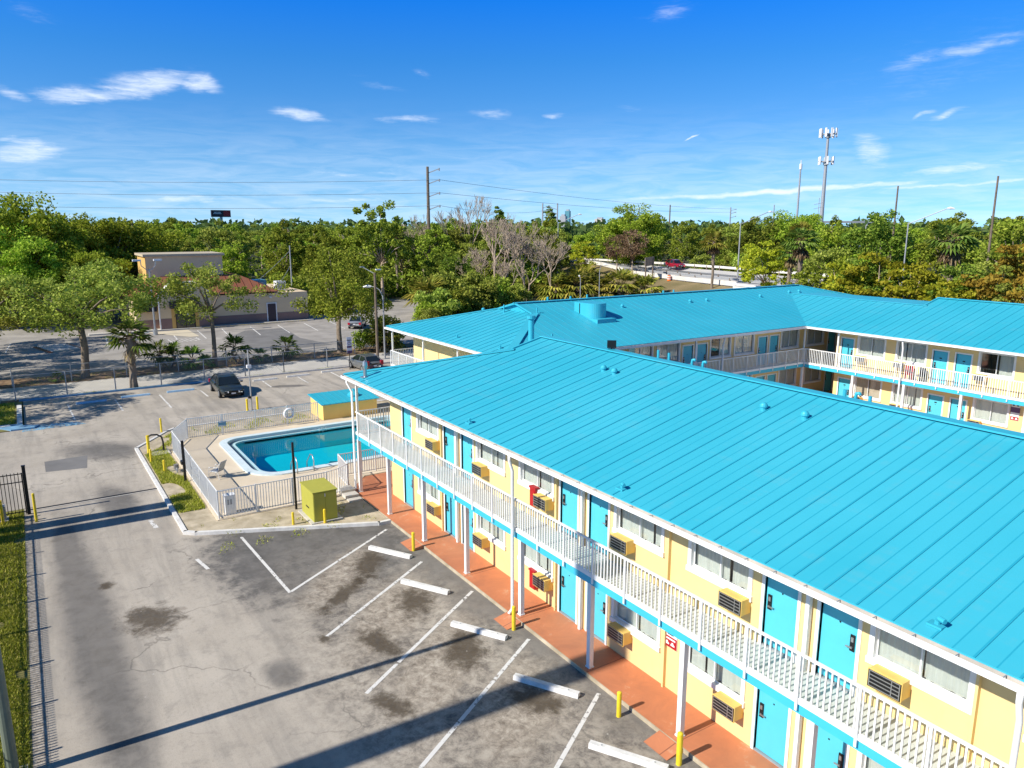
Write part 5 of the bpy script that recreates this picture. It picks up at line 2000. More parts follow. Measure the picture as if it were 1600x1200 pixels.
def fan_frond(mb, o, d, L, rng, droop=.35, n=9, stem=True, width=.055, mi=0, smi=1):
    """a fan palm leaf: a stalk then narrow blades spreading from its end"""
    d = d.normalized()
    end = o + d * L * .45 + Vector((0, 0, -droop * L * .12))
    if stem:
        mb.bar(o, end, .035, .025, mi=smi)
    s = d.cross(Vector((0, 0, 1)))
    if s.length < .1:
        s = Vector((1, 0, 0))
    s.normalize()
    for i in range(n):
        a = (i / (n - 1) - .5) * 2.7
        dr = (d * cos(a) + s * sin(a)).normalized()
        bl = L * .62 * (.72 + .28 * cos(a)) * rng.uniform(.85, 1.1)
        m_ = end + dr * bl * .55 + Vector((0, 0, -droop * bl * .10))
        t_ = end + dr * bl + Vector((0, 0, -droop * bl * .55))
        w_ = dr.cross(Vector((0, 0, 1)))
        if w_.length < .1:
            w_ = s.copy()
        w_ = w_.normalized() * width * L
        fold = Vector((0, 0, .4 * width * L))
        mb.add([end, m_ - w_ + fold, m_ + w_ - fold, t_], [(0, 2, 1), (1, 2, 3)], mi)


def palm_meshes(seed, h, L, fronds, mat, dead=8, r0=.19):
    rng = random.Random(seed)
    cr = MB()
    top = Vector((0, 0, h))
    for i in range(fronds):
        el = rng.uniform(-.35, 1.25)
        az = i * 2.399 + rng.uniform(-.3, .3)
        d = Vector((cos(az) * cos(el), sin(az) * cos(el), sin(el)))
        fan_frond(cr, top + d * .12, d, L * rng.uniform(.85, 1.12), rng, .5 if el > .5 else .8)
    dd = MB()
    for i in range(dead):
        az = i * 2.399 + 1
        d = Vector((cos(az) * .5, sin(az) * .5, -.85))
        fan_frond(dd, top - Vector((0, 0, .15)), d, L * rng.uniform(.7, .95), rng, .5, 7)
    tr = MB()
    pts = [(rng.uniform(-.05, .05) * k, rng.uniform(-.05, .05) * k, h * k / 6 - (.2 if k == 0 else 0)) for k in range(6)] + [(0, 0, h)]
    tr.tube(pts, [r0 * 1.25, r0, r0 * .95, r0, r0 * 1.15, r0 * 1.45, r0 * 1.1], 10)
    for k in range(int(h * 5)):                          # old leaf bases
        a, z = k * 2.399, h * .45 + (h * .5) * ((k * 7) % 17) / 17
        tr.bar((cos(a) * r0, sin(a) * r0, z), (cos(a) * r0 * 1.9, sin(a) * r0 * 1.9, z + .22), .09, .04)
    return cr.mesh('crown', (M[mat], M['dead_frond'])), tr.mesh('trunk', M['boot']), dd.mesh('dead_fronds', (M['dead_frond'], M['dead_frond'])) if dead else None


def put_palm(name, meshes, loc, rz, sc, label, cat='palm', group=None):
    o = thing(name, label, cat, loc, rz, group)
    o.scale = (sc, sc, sc)
    for nm, me in zip(('crown', 'trunk', 'dead_fronds'), meshes):
        if me:
            link(nm, me, o)
    return o


def bare_meshes(seed, h, spread, depth=6, r0=.16, twig=.012, lean=.0):
    rng = random.Random(seed)
    mb, tw = MB(), MB()

    def grow(p, d, L, r, k):
        q = p + d * L
        md = p.lerp(q, .5) + Vector((rng.uniform(-.06, .06), rng.uniform(-.06, .06), rng.uniform(-.03, .05))) * L
        if k > 2:
            mb.tube((p, md, q), [r, r * .85, r * .7], 5, caps=False)
        else:
            tw.bar(p, md, max(twig, r * 1.3), max(twig, r * 1.3))
            tw.bar(md, q, max(twig, r), max(twig, r))
        if k == 0:
            return
        nb = 2 if rng.random() < .45 else 3
        if k <= 2:
            nb = 3
        for _ in range(nb):
            v = Vector((rng.gauss(0, 1), rng.gauss(0, 1), rng.gauss(.25, .6))) * spread
            e = (d + v).normalized()
            e = (e + Vector((0, 0, .18))).normalized()
            grow(q - d * L * rng.uniform(0, .25), e, L * rng.uniform(.62, .85), r * .66, k - 1)
    grow(Vector((0, 0, -.2)), Vector((lean, lean * .4, 1)).normalized(), h * .30, r0, depth)
    return tw.mesh('crown', M['palebark']), mb.mesh('trunk', M['palebark'], True)


# one of each kind -------------------------------------------------
T_OAK = [make_tree('oak', 'leaf_olive', 101, 5.0, 9.6, 4.2, 58, 230, .115, .26, lean=(0, 0), flat=.7, clump_r=(.14, .28)),
         make_tree('oak', 'leaf_olive', 102, 4.1, 9.4, 4.6, 40, 190, .115, .22, flat=.75, clump_r=(.15, .28)),
         make_tree('oak', 'leaf_green', 103, 4.6, 9.9, 2.9, 58, 250, .12, .26, flat=.8, clump_r=(.15, .29))]
T_BIG = [make_tree('tree', 'leaf_bright', 111, 7.2, 15.0, 2.5, 100, 300, .21, .42, flat=.7, clump_r=(.16, .30)),
         make_tree('tree', 'leaf_bright', 112, 6.6, 14.6, 3.0, 90, 300, .21, .40, flat=.7, clump_r=(.18, .32))]
T_FOR = [make_tree('tree', 'leaf_green', 121, 4.6, 13.0, 2.5, 72, 150, .20, .24, limbs=14, flat=.8, clump_r=(.14, .30)),
         make_tree('tree', 'leaf_dark', 122, 4.8, 12.8, 2.0, 66, 160, .21, .24, limbs=10, flat=.8, clump_r=(.17, .34)),
         make_tree('tree', 'leaf_green', 123, 3.6, 13.6, 3.5, 54, 130, .19, .2, bark='palebark', limbs=16, flat=.9, clump_r=(.13, .28)),
         make_tree('tree', 'leaf_olive', 124, 4.6, 12.2, 2.6, 62, 140, .19, .22, bark='palebark', limbs=18, flat=.7, clump_r=(.12, .27)),
         make_tree('tree', 'leaf_dark', 125, 3.6, 14.0, 2.8, 50, 140, .20, .2, limbs=12, flat=.95, clump_r=(.15, .33)),
         make_tree('tree', 'leaf_bright', 126, 4.4, 11.4, 1.6, 64, 150, .20, .22, limbs=12, flat=.8, clump_r=(.15, .32))]
T_TALL = make_tree('tree', 'leaf_green', 131, 5.0, 17.4, 4.5, 76, 120, .24, .3, bark='palebark', limbs=18, flat=.8, clump_r=(.12, .24))
T_CYP = [make_tree('cypress', 'leaf_yellow', 141, 3.6, 10.5, 2.5, 60, 90, .20, .18, bark='palebark', limbs=14, flat=.38, skew=.25, clump_r=(.2, .36)),
         make_tree('cypress', 'leaf_rust', 142, 3.4, 11.5, 3.2, 54, 80, .20, .18, bark='palebark', limbs=14, flat=.34, skew=.3, clump_r=(.2, .36)),
         make_tree('cypress', 'leaf_yellow', 143, 2.6, 8.0, 2.4, 40, 80, .18, .14, bark='palebark', limbs=10, flat=.42, skew=.2)]
T_BROWN = [make_tree('tree', 'leaf_brown', 151, 2.6, 8.6, 3.0, 44, 60, .15, .13, bark='palebark', limbs=16, flat=.8)]
T_CON = make_tree('conifer', 'leaf_dark', 161, 2.3, 16.8, 3.0, 70, 80, .22, .2, flat=.45, skew=.72, clump_r=(.22, .42))
T_BUSH = [make_tree('shrub', 'leaf_green', 171, 2.6, 3.6, .2, 34, 110, .17, .07, fork=.4, flat=.8),
          make_tree('shrub', 'leaf_bright', 172, 2.4, 3.2, .2, 30, 110, .17, .07, fork=.4, flat=.8),
          make_tree('shrub', 'leaf_olive', 173, 2.8, 4.2, .2, 34, 110, .18, .07, fork=.4, flat=.8)]
P_TALL = [palm_meshes(201, 7.2, 2.0, 34, 'palm_yellow', 12), palm_meshes(202, 8.5, 1.9, 34, 'palm', 16, .2)]
P_MID = palm_meshes(203, 3.7, 1.75, 30, 'palm', 4, .27)
P_LOW = [palm_meshes(204, .9, 1.55, 22, 'palm', 3, .10), palm_meshes(205, 1.3, 1.45, 20, 'palm', 2, .09), palm_meshes(206, 1.6, 2.3, 30, 'palm_yellow', 6, .16)]
B_DEAD = [bare_meshes(301, 14, .42, 6, .22, .028), bare_meshes(302, 11, .55, 6, .18, .028, .1), bare_meshes(303, 13, .34, 6, .17, .026), bare_meshes(304, 9, .6, 6, .15, .026, -.15)]

# street trees
put_tree('oak_tree', T_OAK[0], (-42.3, -10.4, 0), .6, (1.16, 1.3, 1.02), 'broad olive green street tree at the left, its trunk behind the chain link fence')
put_tree('oak_tree', T_OAK[0], (-45.5, -17.6, 0), 2.6, (1.1, 1.1, .92), 'olive street tree cut by the left edge of the photo')
put_tree('oak_tree', T_OAK[1], (-41.9, .4, 0), 1.0, (1.0, 1.08, 1.0), 'airy yellow green tree standing in front of the restaurant porch')
put_tree('oak_tree', T_OAK[2], (-43.0, 13.2, 0), 2.0, (1.0, 1.12, 1.06), 'full green street tree with leaning trunk beside the wooden pole')
for (x, y, k, sc, lb) in ((-30.5, -24.5, 0, 1.05, 'street oak left of the photo whose crown shades the blue parking bays'), (-38.5, -27.0, 2, 1.0, 'street oak beyond the left edge shading the sidewalk'),
                          (-51.0, -27.0, 0, 1.2, 'oak beyond the left edge shading the restaurant lot'), (-59.0, -25.0, 2, 1.1, 'second oak beyond the left edge shading the restaurant lot'), (-66.0, -21.0, 0, 1.1, 'oak at the left edge in front of the dense shade trees')):
    put_tree('oak_tree', T_OAK[k], (x, y, 0), x, sc, lb)
put_palm('cabbage_palm', P_MID, (-34.95, -7.4, 0), .3, 1.12, 'stout cabbage palm with rough trunk on the sidewalk, between left oak and sedan')
for (x, y, sc, k), lb in zip(((-43.0, -4.3, 1.08, 1), (-43.3, -3.1, 1.0, 1), (-42.0, -1.6, .95, 0), (-41.6, -.5, .6, 0), (-42.4, 2.4, 1.15, 1), (-42.0, 4.6, .62, 0), (-43.0, 7.6, 1.05, 0), (-41.2, -12.6, .45, 0)),
                             ('leaning shrub palm, leftmost of the row behind the sidewalk', 'shrub palm close beside the leftmost one behind the sidewalk', 'low bushy shrub palm left of the airy tree trunk',
                              'tiny shrub palm at the foot of the airy tree trunk', 'large shrub palm just right of the airy tree trunk', 'small dark shrub palm between two bigger ones', 'lone round shrub palm in front of the patched lot',
                              'pair of small palm seedlings in the mulch near the left fence')):
    put_palm('shrub_palm', P_LOW[k], (x, y, 0), x * 3.1, sc, lb, 'shrub palm', 'shrub palms along the planting strip')
put_palm('shrub_palm', P_LOW[2], (-41.0, 17.4, 0), 1.0, .95, 'dark shrub palm below the street lamp behind the far roof corner', 'shrub palm', 'shrub palms along the planting strip')
for (x, y, sc, k, lb) in ((-59.5, 31.8, .8, 1, 'bright bush at the street corner beside the large fan palm'), (-56.5, 30.6, .55, 2, 'low olive bush at the street corner beyond the lamps'), (-42.6, 15.6, .55, 0, 'small green bush beside the street tree trunk by the parking sign'), (-43.0, 18.2, .8, 2, 'dark bush beyond the wooden utility pole')):
    put_tree('shrub', T_BUSH[k], (x, y, 0), 1.0, sc, lb, 'shrub')
# dense trees behind the restaurant
for (x, y, k, sc, lb) in ((-92, -13.0, 0, 1.08, 'tallest domed bright green tree behind the restaurant at the left'), (-95, -3.5, 1, 1.04, 'domed bright green tree next to the restaurant tower'),
                          (-90, -23, 1, 1.0, 'dense bright green tree at the left edge of the skyline'), (-84, -15.5, 0, .82, 'lower bright green tree in front of the domed tree'),
                          (-104, -31, 0, 1.05, 'dense bright tree partly beyond the left edge'), (-84, -7.0, 1, .72, 'lower dense tree between the domed trees and the parapet tower'),
                          (-102, 2.5, 0, .86, 'dark gapped tree directly behind the parapet tower')):
    put_tree('shade_tree', T_BIG[k], (x, y, 0), x * 1.7, sc, lb, 'tree', 'dense shade trees behind the restaurant')

# the wood: every tree its own thing
def inside(p, poly):
    c, n_ = False, len(poly)
    for i in range(n_):
        (x0, y0), (x1, y1) = poly[i], poly[(i + 1) % n_]
        if (y0 > p[1]) != (y1 > p[1]) and p[0] < (x1 - x0) * (p[1] - y0) / (y1 - y0) + x0:
            c = not c
    return c


STREET = [(-54, 18), (-58, 31), (-92, 46), (-97, 40), (-76, 24)]
THICKET = [(-69, 50), (-73, 67), (-91, 66), (-90, 49)]
ZONES = [
    ('behind', [(-100, -34), (-104, 6), (-96, 22), (-100, 38), (-158, 68), (-260, 95), (-330, -40)], 74, 'in the wood beyond the restaurant', 300),
    ('street end', [(-99, 37), (-97, 60), (-152, 86), (-158, 68)], 14, 'at the far end of the side street', 300),
    ('centre', [(-70, 42), (-84, 66), (-98, 84), (-118, 95), (-205, 150), (-245, 112), (-152, 86), (-98, 52)], 64, 'in the wood between the side street and the highway', 300),
    ('beyond', [(-124, 112), (-88, 108), (-58, 103), (-34, 102), (4, 98), (66, 206), (-50, 320), (-250, 290), (-245, 175)], 96, 'in the wood beyond the highway', 300),
    ('right', [(-33, 64), (-18, 57), (52, 57), (60, 96), (-2, 92), (-26, 72)], 46, 'in the wood right behind the right wing', 300),
]
KIND = ['green', 'dark green', 'slim green', 'olive', 'slim dark green', 'bright green']
WORD = ['leafy broad crowned', 'dense round crowned', 'tall narrow', 'loose spreading', 'upright narrow', 'bushy low branched']
rng = random.Random(42)
for zn, poly, cnt, where, _ in ZONES:
    done, tries = [], 0
    xs, ys = [p[0] for p in poly], [p[1] for p in poly]
    while len(done) < cnt and tries < 20000:
        tries += 1
        p = (rng.uniform(min(xs), max(xs)), rng.uniform(min(ys), max(ys)))
        dist = hypot(p[0] - 33, p[1] + 14)
        if not inside(p, poly) or inside(p, STREET) or inside(p, THICKET) or rng.random() > (130 / dist) ** 1.5 * 1.2:
            continue
        gap = 4.6 if zn != 'beyond' else 6.0
        if any(hypot(p[0] - q[0], p[1] - q[1]) < gap for q in done):
            continue
        done.append(p)
        k = rng.choice((0, 0, 1, 2, 3, 3, 4, 5, 5))
        if zn == 'right':
            k = rng.choice((0, 0, 3, 3, 5, 1))
        sc = rng.uniform(.78, 1.06) * {'behind': 1.10, 'centre': 1.06, 'beyond': 1.14, 'right': .88, 'street end': 1.0}[zn]
        if zn == 'right':
            sc *= 1.0 if p[1] > 70 else .80
        if zn == 'centre' and dist < 140:
            sc *= .72
        put_tree('forest_tree', T_FOR[k], (p[0], p[1], 0), rng.uniform(0, 6.28), (sc * rng.uniform(.9, 1.2), sc * rng.uniform(.9, 1.2), sc),
                 '%s %s tree %s' % (WORD[k], KIND[k].split()[-1] if False else KIND[k].replace('slim ', ''), where), 'tree', '%s trees %s' % (WORD[k], where))

# trees that stand out
put_tree('tall_tree', T_TALL, (-91.0, 38.8, 0), .4, (1.0, 1.0, 1.0), 'tallest gangly tree with pale bare limbs rising above the wood at the side street')
put_tree('conifer', T_CON, (-94.2, 65.0, 0), .0, (.95, .95, 1.03), 'dark pointed conifer standing above the wood right of the dead trees')
put_tree('conifer', T_CON, (-194.5, 148.7, 0), 1.0, (1.7, 1.7, 1.22), 'distant dark rounded conifer between two far power poles')
put_tree('bright_tree', T_BIG[0], (-96, 100.5, 2), 1.0, (.98, .98, .98), 'large bright green tree behind the highway beside the brown bare trees')
put_tree('bright_tree', T_BIG[1], (-74, 128, 2), 2.2, (.95, .95, 1.0), 'large olive crowned tree beyond the highway above the red vehicle')
for i, (x, y, k, sc, lb) in enumerate(((-97.3, 59.8, 2, 1.30, 'tall pale dead tree with a fine bare crown above the wood'), (-80, 55.0, 0, 1.0, 'broad bare grey tree in the thicket behind the far wing'),
                                       (-76, 58.5, 1, 1.05, 'leaning bare tree with pale forked limbs in the thicket'), (-79, 61.0, 3, 1.2, 'spreading bare brown tree at the right of the thicket'),
                                       (-83, 53.0, 3, 1.0, 'low tangled bare tree at the left of the thicket'), (-75, 54.5, 3, .8, 'low bare bush of pale stems in front of the thicket'),
                                       (-84, 60.0, 0, .95, 'upright bare grey tree at the back of the thicket'), (-101, 51.5, 1, 1.15, 'bare crooked tree beside the tall power pole'),
                                       (-80.5, 50.5, 1, .62, 'small bleached bare shrub at the near edge of the thicket'), (-72.5, 62.0, 1, .9, 'bare tree leaning right behind the fan palms'))):
    put_tree('dead_tree', B_DEAD[k], (x, y, 0), i * 1.1, sc * 1.12, lb, 'dead tree', 'bare trees in the thicket behind the far wing')
put_tree('brown_tree', T_BROWN[0], (-88.5, 89.7, 3), .3, 1.0, 'withered brown tree at the highway, left of its brown twin')
put_tree('brown_tree', T_BROWN[0], (-84.5, 90.5, 3), 1.9, 1.12, 'withered brown tree at the highway, right of its brown twin')
put_tree('cypress_tree', T_CYP[2], (-92, 84, 2), .4, 1.0, 'yellow green feathery tree left of the withered brown trees')
put_tree('cypress_tree', T_CYP[2], (-39.4, 75.5, 1), .8, 1.25, 'yellow green cypress with pale limbs at the end of the highway rail')
for (x, y, k, sc, lb) in ((-13.4, 60.5, 0, 1.0, 'yellow green cypress in the middle of the trees behind the right wing'), (-9.6, 61.5, 0, .92, 'second yellow green cypress just right of the middle one'),
                          (-16.5, 61.0, 2, 1.15, 'small yellow green cypress behind the low saddle of the right wing roof'), (-2.5, 63.5, 1, 1.0, 'rusty orange cypress near the right edge, left of the wooden pole'),
                          (2.5, 61.5, 1, .88, 'rusty orange cypress cut by the right edge'), (-5.0, 60.0, 2, 1.0, 'low yellow cypress with hanging grey stems behind the ridge'), (.5, 66, 1, 1.02, 'rusty cypress below the bare wooden pole'),
                          (-9.0, 58.0, 2, .72, 'low yellow cypress branch right above the saddle of the right roof')):
    put_tree('cypress_tree', T_CYP[k], (x, y, 0), x, sc, lb, 'tree', 'cypress trees behind the right wing')
# palms of the wood
put_palm('cabbage_palm', P_TALL[0], (-53.4, 80.0, 2.6), .0, 1.10, 'lone tall cabbage palm with yellow lower fronds on the grass bank before the highway')
put_palm('cabbage_palm', P_TALL[1], (-10.6, 69.5, 0), .6, 1.36, 'tall cabbage palm with a skirt of dead fronds above the trees at the right')
put_palm('cabbage_palm', P_TALL[1], (-32.0, 73.2, 0), 2.0, 1.30, 'tall shaggy cabbage palm left of the cell tower foot')
put_palm('cabbage_palm', P_TALL[1], (-35.5, 76.0, 0), 3.0, 1.1, 'shorter shaggy cabbage palm beside the taller one left of the cell tower')
put_palm('cabbage_palm', P_TALL[0], (-64.0, 116.0, 2), 1.2, 1.35, 'cabbage palm beyond the highway above the red vehicle')
put_palm('cabbage_palm', P_TALL[1], (-103.0, 47.0, 0), 2.2, 1.25, 'dark cabbage palm in the wood right of the tall gangly tree')
for i, (x, y, sc, lb) in enumerate(((-67.2, 35.6, 1.75, 'large fan palm clump at the roof corner by the side street'), (-66.0, 40.5, 1.15, 'smaller fan palm right of the large clump by the side street'),
                                    (-73.5, 63.0, 1.55, 'fan palm clump behind the far roof, leftmost of the pale green group'), (-71.0, 66.0, 1.7, 'tall fan palm clump in the middle of the pale green group'),
                                    (-69.0, 69.5, 1.5, 'fan palm right beside the short curved street lamp'), (-66.5, 72.0, 1.75, 'fan palm clump behind the slim lamp pole'),
                                    (-64.0, 75.0, 1.5, 'rightmost fan palm clump at the edge of the grass bank'), (-75.0, 70.5, 1.9, 'tall fan palm standing behind the pale green group'),
                                    (6.0, 60.0, 1.6, 'fan palm at the right edge behind the right wing ridge'), (-77.5, 66, 1.5, 'fan palm half hidden by the bare thicket'))):
    put_palm('fan_palm', P_LOW[2], (x, y, 0), i * 1.3, sc, lb, 'palm', 'fan palm clumps along the wood edge')
# shrubs at the wood edge
rng = random.Random(5)
BUSHES = []
for poly, cnt, where in (([(-60, 33), (-66, 44), (-74, 60), (-88, 72), (-98, 58), (-92, 48)], 38, 'at the wood edge behind the far wing'),
                         ([(-60, 99), (-36, 98), (-36, 105), (-85, 112), (-90, 106)], 20, 'along the far side of the highway'),
                         ([(-34, 62), (-19, 55), (50, 54), (50, 60), (-20, 64)], 24, 'at the foot of the trees behind the right wing'),
                         ([(-78, 22), (-82, 30), (-98, 40), (-104, 30), (-92, 20)], 14, 'beside the restaurant back lot')):
    xs, ys = [p[0] for p in poly], [p[1] for p in poly]
    k_ = 0
    while k_ < cnt:
        p = (rng.uniform(min(xs), max(xs)), rng.uniform(min(ys), max(ys)))
        if not inside(p, poly) or inside(p, STREET) or (inside(p, THICKET) and rng.random() < .75):
            continue
        k_ += 1
        j = rng.randrange(3)
        z_ = 3.6 if 'highway' in where else 0
        put_tree('shrub', T_BUSH[j], (p[0], p[1], z_), rng.uniform(0, 6), rng.uniform(.75, 1.4), '%s shrub %s' % (('rounded green', 'bright green', 'spreading olive')[j], where), 'shrub',
                 '%s shrubs %s' % (('green', 'bright', 'olive')[j], where))

# undergrowth and the far wood: nobody could count them
rng = random.Random(8)
mb = MB()
for zn, poly, cnt, where, _ in ZONES:
    xs, ys = [p[0] for p in poly], [p[1] for p in poly]
    k_ = 0
    while k_ < 8500:
        p = (rng.uniform(min(xs), max(xs)), rng.uniform(min(ys), max(ys)))
        d_ = hypot(p[0] - 33, p[1] + 14)
        if not inside(p, poly) or inside(p, STREET) or rng.random() > 120 / d_:
            continue
        k_ += 1
        leaf_quad(mb, Vector((p[0], p[1], rng.random() ** 1.6 * 4.2)), rng.uniform(.25, .6), rng, .5)
stuff('undergrowth', mb, M['leaf_dark'])
mb = MB()
for i in range(1500):
    a = rng.uniform(1.15, 3.55)
    d_ = rng.uniform(270, 950) if rng.random() < .7 else rng.uniform(260, 420)
    cx, cy = 33 + d_ * cos(a), -14 + d_ * sin(a)
    R_, H_ = rng.uniform(4, 7.5), rng.uniform(10.5, 15.5)
    for _ in range(int(46)):
        e = Vector((rng.gauss(0, 1), rng.gauss(0, 1), rng.gauss(0, 1))).normalized()
        leaf_quad(mb, Vector((cx + e.x * R_, cy + e.y * R_, H_ * .62 + e.z * H_ * .38)), rng.uniform(.9, 1.7), rng, .6)
stuff('distant_wood', mb, leaf_mat('far_leaves', (.045, .08, .03), (.09, .145, .04), (.15, .20, .065)))

# grass
rng = random.Random(3)
mb = MB()


def grass(mb, x0, x1, y0, y1, n, z, h, ok=lambda x, y: True):
    for _ in range(n):
        x, y = rng.uniform(x0, x1), rng.uniform(y0, y1)
        if not ok(x, y):
            continue
        a = rng.uniform(0, 6.283)
        l = h * rng.uniform(.5, 1.4)
        w_ = rng.uniform(.012, .028)
        dx, dy = cos(a), sin(a)
        lx, ly = rng.uniform(-.7, .7) * l, rng.uniform(-.7, .7) * l
        mb.add([(x - dx * w_, y - dy * w_, z), (x + dx * w_, y + dy * w_, z), (x + lx, y + ly, z + l)], [(0, 1, 2)])


def patchy(s, t):
    return lambda x, y: (sin(x * 1.7 * s + sin(y * 2.3 * s) * 1.3) + sin(y * 2.1 * s + x * .9 * s)) > t


grass(mb, 3, 15, -16.5, -15.45, 30000, .005, .09, patchy(1.3, -1.7))
grass(mb, -7.5, 3, -16.8, -15.38, 14000, .005, .10, patchy(1.1, -1.75))
stuff('lawn_grass', mb, M['blade'])
mb = MB()
grass(mb, -15.0, -3.0, -9.35, -8.15, 15000, .09, .12, lambda x, y: patchy(.8, -.75)(x, y) and y > -9.35 + max(0, (-13.8 - x) * .9))
grass(mb, -18.6, -15, -8.4, -6.9, 2500, .09, .12, lambda x, y: y > -9.4 + (-15.2 - x) * .75 and patchy(1, -.5)(x, y) and y < -6.9 + (x + 18.8) * -.25)
grass(mb, -18.9, -16.1, -6.0, 1.8, 3000, .09, .10, patchy(1.2, .2))
grass(mb, -1.0, 2.6, -8.8, -1.8, 2500, .09, .08, lambda x, y: patchy(1.9, .9)(x, y) and not (-.3 < x < 1.8 and -4.7 < y < -3.1))
stuff('island_grass', mb, M['blade'])
mb = MB()
grass(mb, -33.8, -26.6, -19, -15.7, 7000, .02, .14)
grass(mb, -35.0, -34.4, -14, 12, 2500, .04, .10, patchy(.9, .0))
grass(mb, -44.3, -40.6, -16, 16, 2500, .04, .12, patchy(.9, .3))
stuff('verge_grass', mb, M['blade'])

# ================================================================== highway on its bank
FAR = [(-140, 112, 4.2), (-115.4, 104.2, 4.3), (-86.7, 100.6, 4.6), (-67.8, 97.6, 4.7), (-53.0, 96.1, 4.6), (-40.5, 93.4, 4.7), (0, 84, 4.8), (60, 70, 4.8)]
NEAR = [(-135, 107, 4.1), (-103.6, 98.2, 4.0), (-85.9, 92.2, 3.1), (-64.7, 85.4, 3.3), (-48.5, 80.2, 3.6), (-32.9, 76.6, 3.9), (0, 69, 4.2), (60, 56, 4.3)]
NEAR = NEAR[:6] + [(-10, 79.5, 4.2), (60, 64, 4.3)] if False else NEAR[:6]
FAR = FAR[:6]
mb = MB()
for i in range(5):
    mb.quad(NEAR[i], NEAR[i + 1], FAR[i + 1], FAR[i])
struct('highway', mb, M['road'])
mb = MB()
for i in range(5):
    a, b = NEAR[i], NEAR[i + 1]
    mb.quad((a[0] + 3.5, a[1] - 15, -.05), (b[0] + 3.5, b[1] - 15, -.05), (b[0], b[1], b[2] - .02), (a[0], a[1], a[2] - .02))
    c, d = FAR[i], FAR[i + 1]
    mb.quad((c[0], c[1], c[2] - .02), (d[0], d[1], d[2] - .02), (d[0] - 2, d[1] + 9, .5), (c[0] - 2, c[1] + 9, .5))
a, c = NEAR[5], FAR[5]
mb.quad((a[0], a[1], a[2] - .02), (a[0] + 12, a[1] - 12, -.05), (c[0] + 14, c[1] + 3, -.05), (c[0], c[1], c[2] - .02))
struct('grass_bank', mb, M['bank'])


def rail(label, pts, z0, h, thick, gap, solid=True, group=None, mat='barrier'):
    f = thing('guard_rail', label, 'guard rail', pts[0], 0, group)
    o = Vector(pts[0])
    for a, b in zip(pts[:-1], pts[1:]):
        a, b = Vector(a) - o, Vector(b) - o
        mb = MB()
        mb.bar(a + Vector((0, 0, z0 + h / 2)), b + Vector((0, 0, z0 + h / 2)), thick, h)
        part('beam', mb, M[mat], f)
        n = max(1, int((b - a).length / gap))
        for i in range(n):
            p = a.lerp(b, i / n)
            pm = MB()
            pm.box(p.x - .1, p.x + .1, p.y - .1, p.y + .1, p.z, p.z + z0 + h * .8)
            part('rail_post', pm, M['wood'], f)
    return f


rail('long white guard rail on the far side of the raised highway', FAR, .45, .42, .12, 3.8)
rail('white barrier with dark posts along the near side of the highway above the grass bank', NEAR[:5], .12, .75, .25, 3.8)
MED = [tuple((Vector(a) * .55 + Vector(b) * .45)) for a, b in zip(NEAR, FAR)]
MED2 = [tuple((Vector(a) * .72 + Vector(b) * .28)) for a, b in zip(NEAR, FAR)]
rail('grey steel guard rail in the middle of the highway', MED, .35, .36, .10, 4.0, mat='steel')
rail('lower steel guard rail between the median and the near barrier', MED2, .3, .36, .10, 5.0, mat='grey')
bw_ = thing('bridge_wall', 'pale concrete bridge end wall at the right of the highway bank', 'wall', (-40.6, 77.6, 0))
mb = MB()
mb.bar((-8.2, 2.4, 2.5), (9, -2.6, 2.9), .4, 2.6)
part('wall', mb, M['barrier'], bw_)
mb = MB()
mb.bar((-8.2, 2.4, 4.05), (9, -2.6, 4.3), .6, .3)
part('coping', mb, M['signwhite'], bw_)
br = thing('traffic_barrel', 'orange and white traffic barrel by the highway rail', 'barrel', (-69.5, 86.2, 3.1))
mb = MB()
mb.cyl(0, 0, 0, 1.05, .36, 14, .30)
part('body', mb, M['orange'], br)
for z in (.3, .68):
    mb = MB()
    mb.cyl(0, 0, z, z + .16, .37 - z * .05, 14)
    part('white_band', mb, M['signwhite'], br)
hb = thing('highway_sign', 'brown road sign on two tall posts seen from behind at the highway bank', 'sign', (-74.0, 84.5, .8), 0)
for x, y in ((0, 0), (-2.6, 4.2)):
    mb = MB()
    mb.cyl(x, y, 0, 6.2, .13, 8)
    part('post', mb, M['wood'], hb)
mb = MB()
mb.bar((.5, -.7, 5.6), (-3.2, 5.0, 5.6), .12, 1.6)
part('panel', mb, pmat('sign_back', (.24, .19, .15), .6, .1, 1), hb)

# ================================================================== poles, lamps, wires, towers
cobra_lamp('tall highway lamp with a long arm, in front of the far guard rail', (-55.4, 88.3), 9.4, 4.6, 1.0, .13, z=4.0, curve=False)
cobra_lamp('highway lamp arm reaching right above the trees left of the bright green tree', (-104.1, 86.1), 13.6, 4.4, .95, .14, curve=False)
cobra_lamp('highway lamp arm showing above the trees right of the cell tower', (-22.1, 80.8), 13.4, 4.2, .4, .11, curve=False)
cobra_lamp('short street lamp with curved arm behind the far roof, by the fan palms', (-65.5, 62.5), 3.0, 1.5, 2.6, .09, z=1.0)
cobra_lamp('slim straight lamp pole just right of the short curved lamp behind the far roof', (-63.6, 64.9), 6.0, .7, .6, .08, z=0.0)


def steel_pole(label, loc, h, r, arms=(), name='power_pole', mat='wood', adir=(0.54, .84), al=2.2):
    o = thing(name, label, 'power pole', (loc[0], loc[1], 0))
    mb = MB()
    mb.cyl(0, 0, 0, h, r, 10, r * .62)
    part('shaft', mb, M[mat], o)
    for z in arms:
        mb = MB()
        mb.bar((0, 0, z - .8), (adir[0] * al, adir[1] * al, z), .16, .16)
        mb.tube(((adir[0] * al, adir[1] * al, z - .35), (adir[0] * al, adir[1] * al, z + .15)), .14, 6)
        part('insulator_arm', mb, M['grey'], o)
    return o


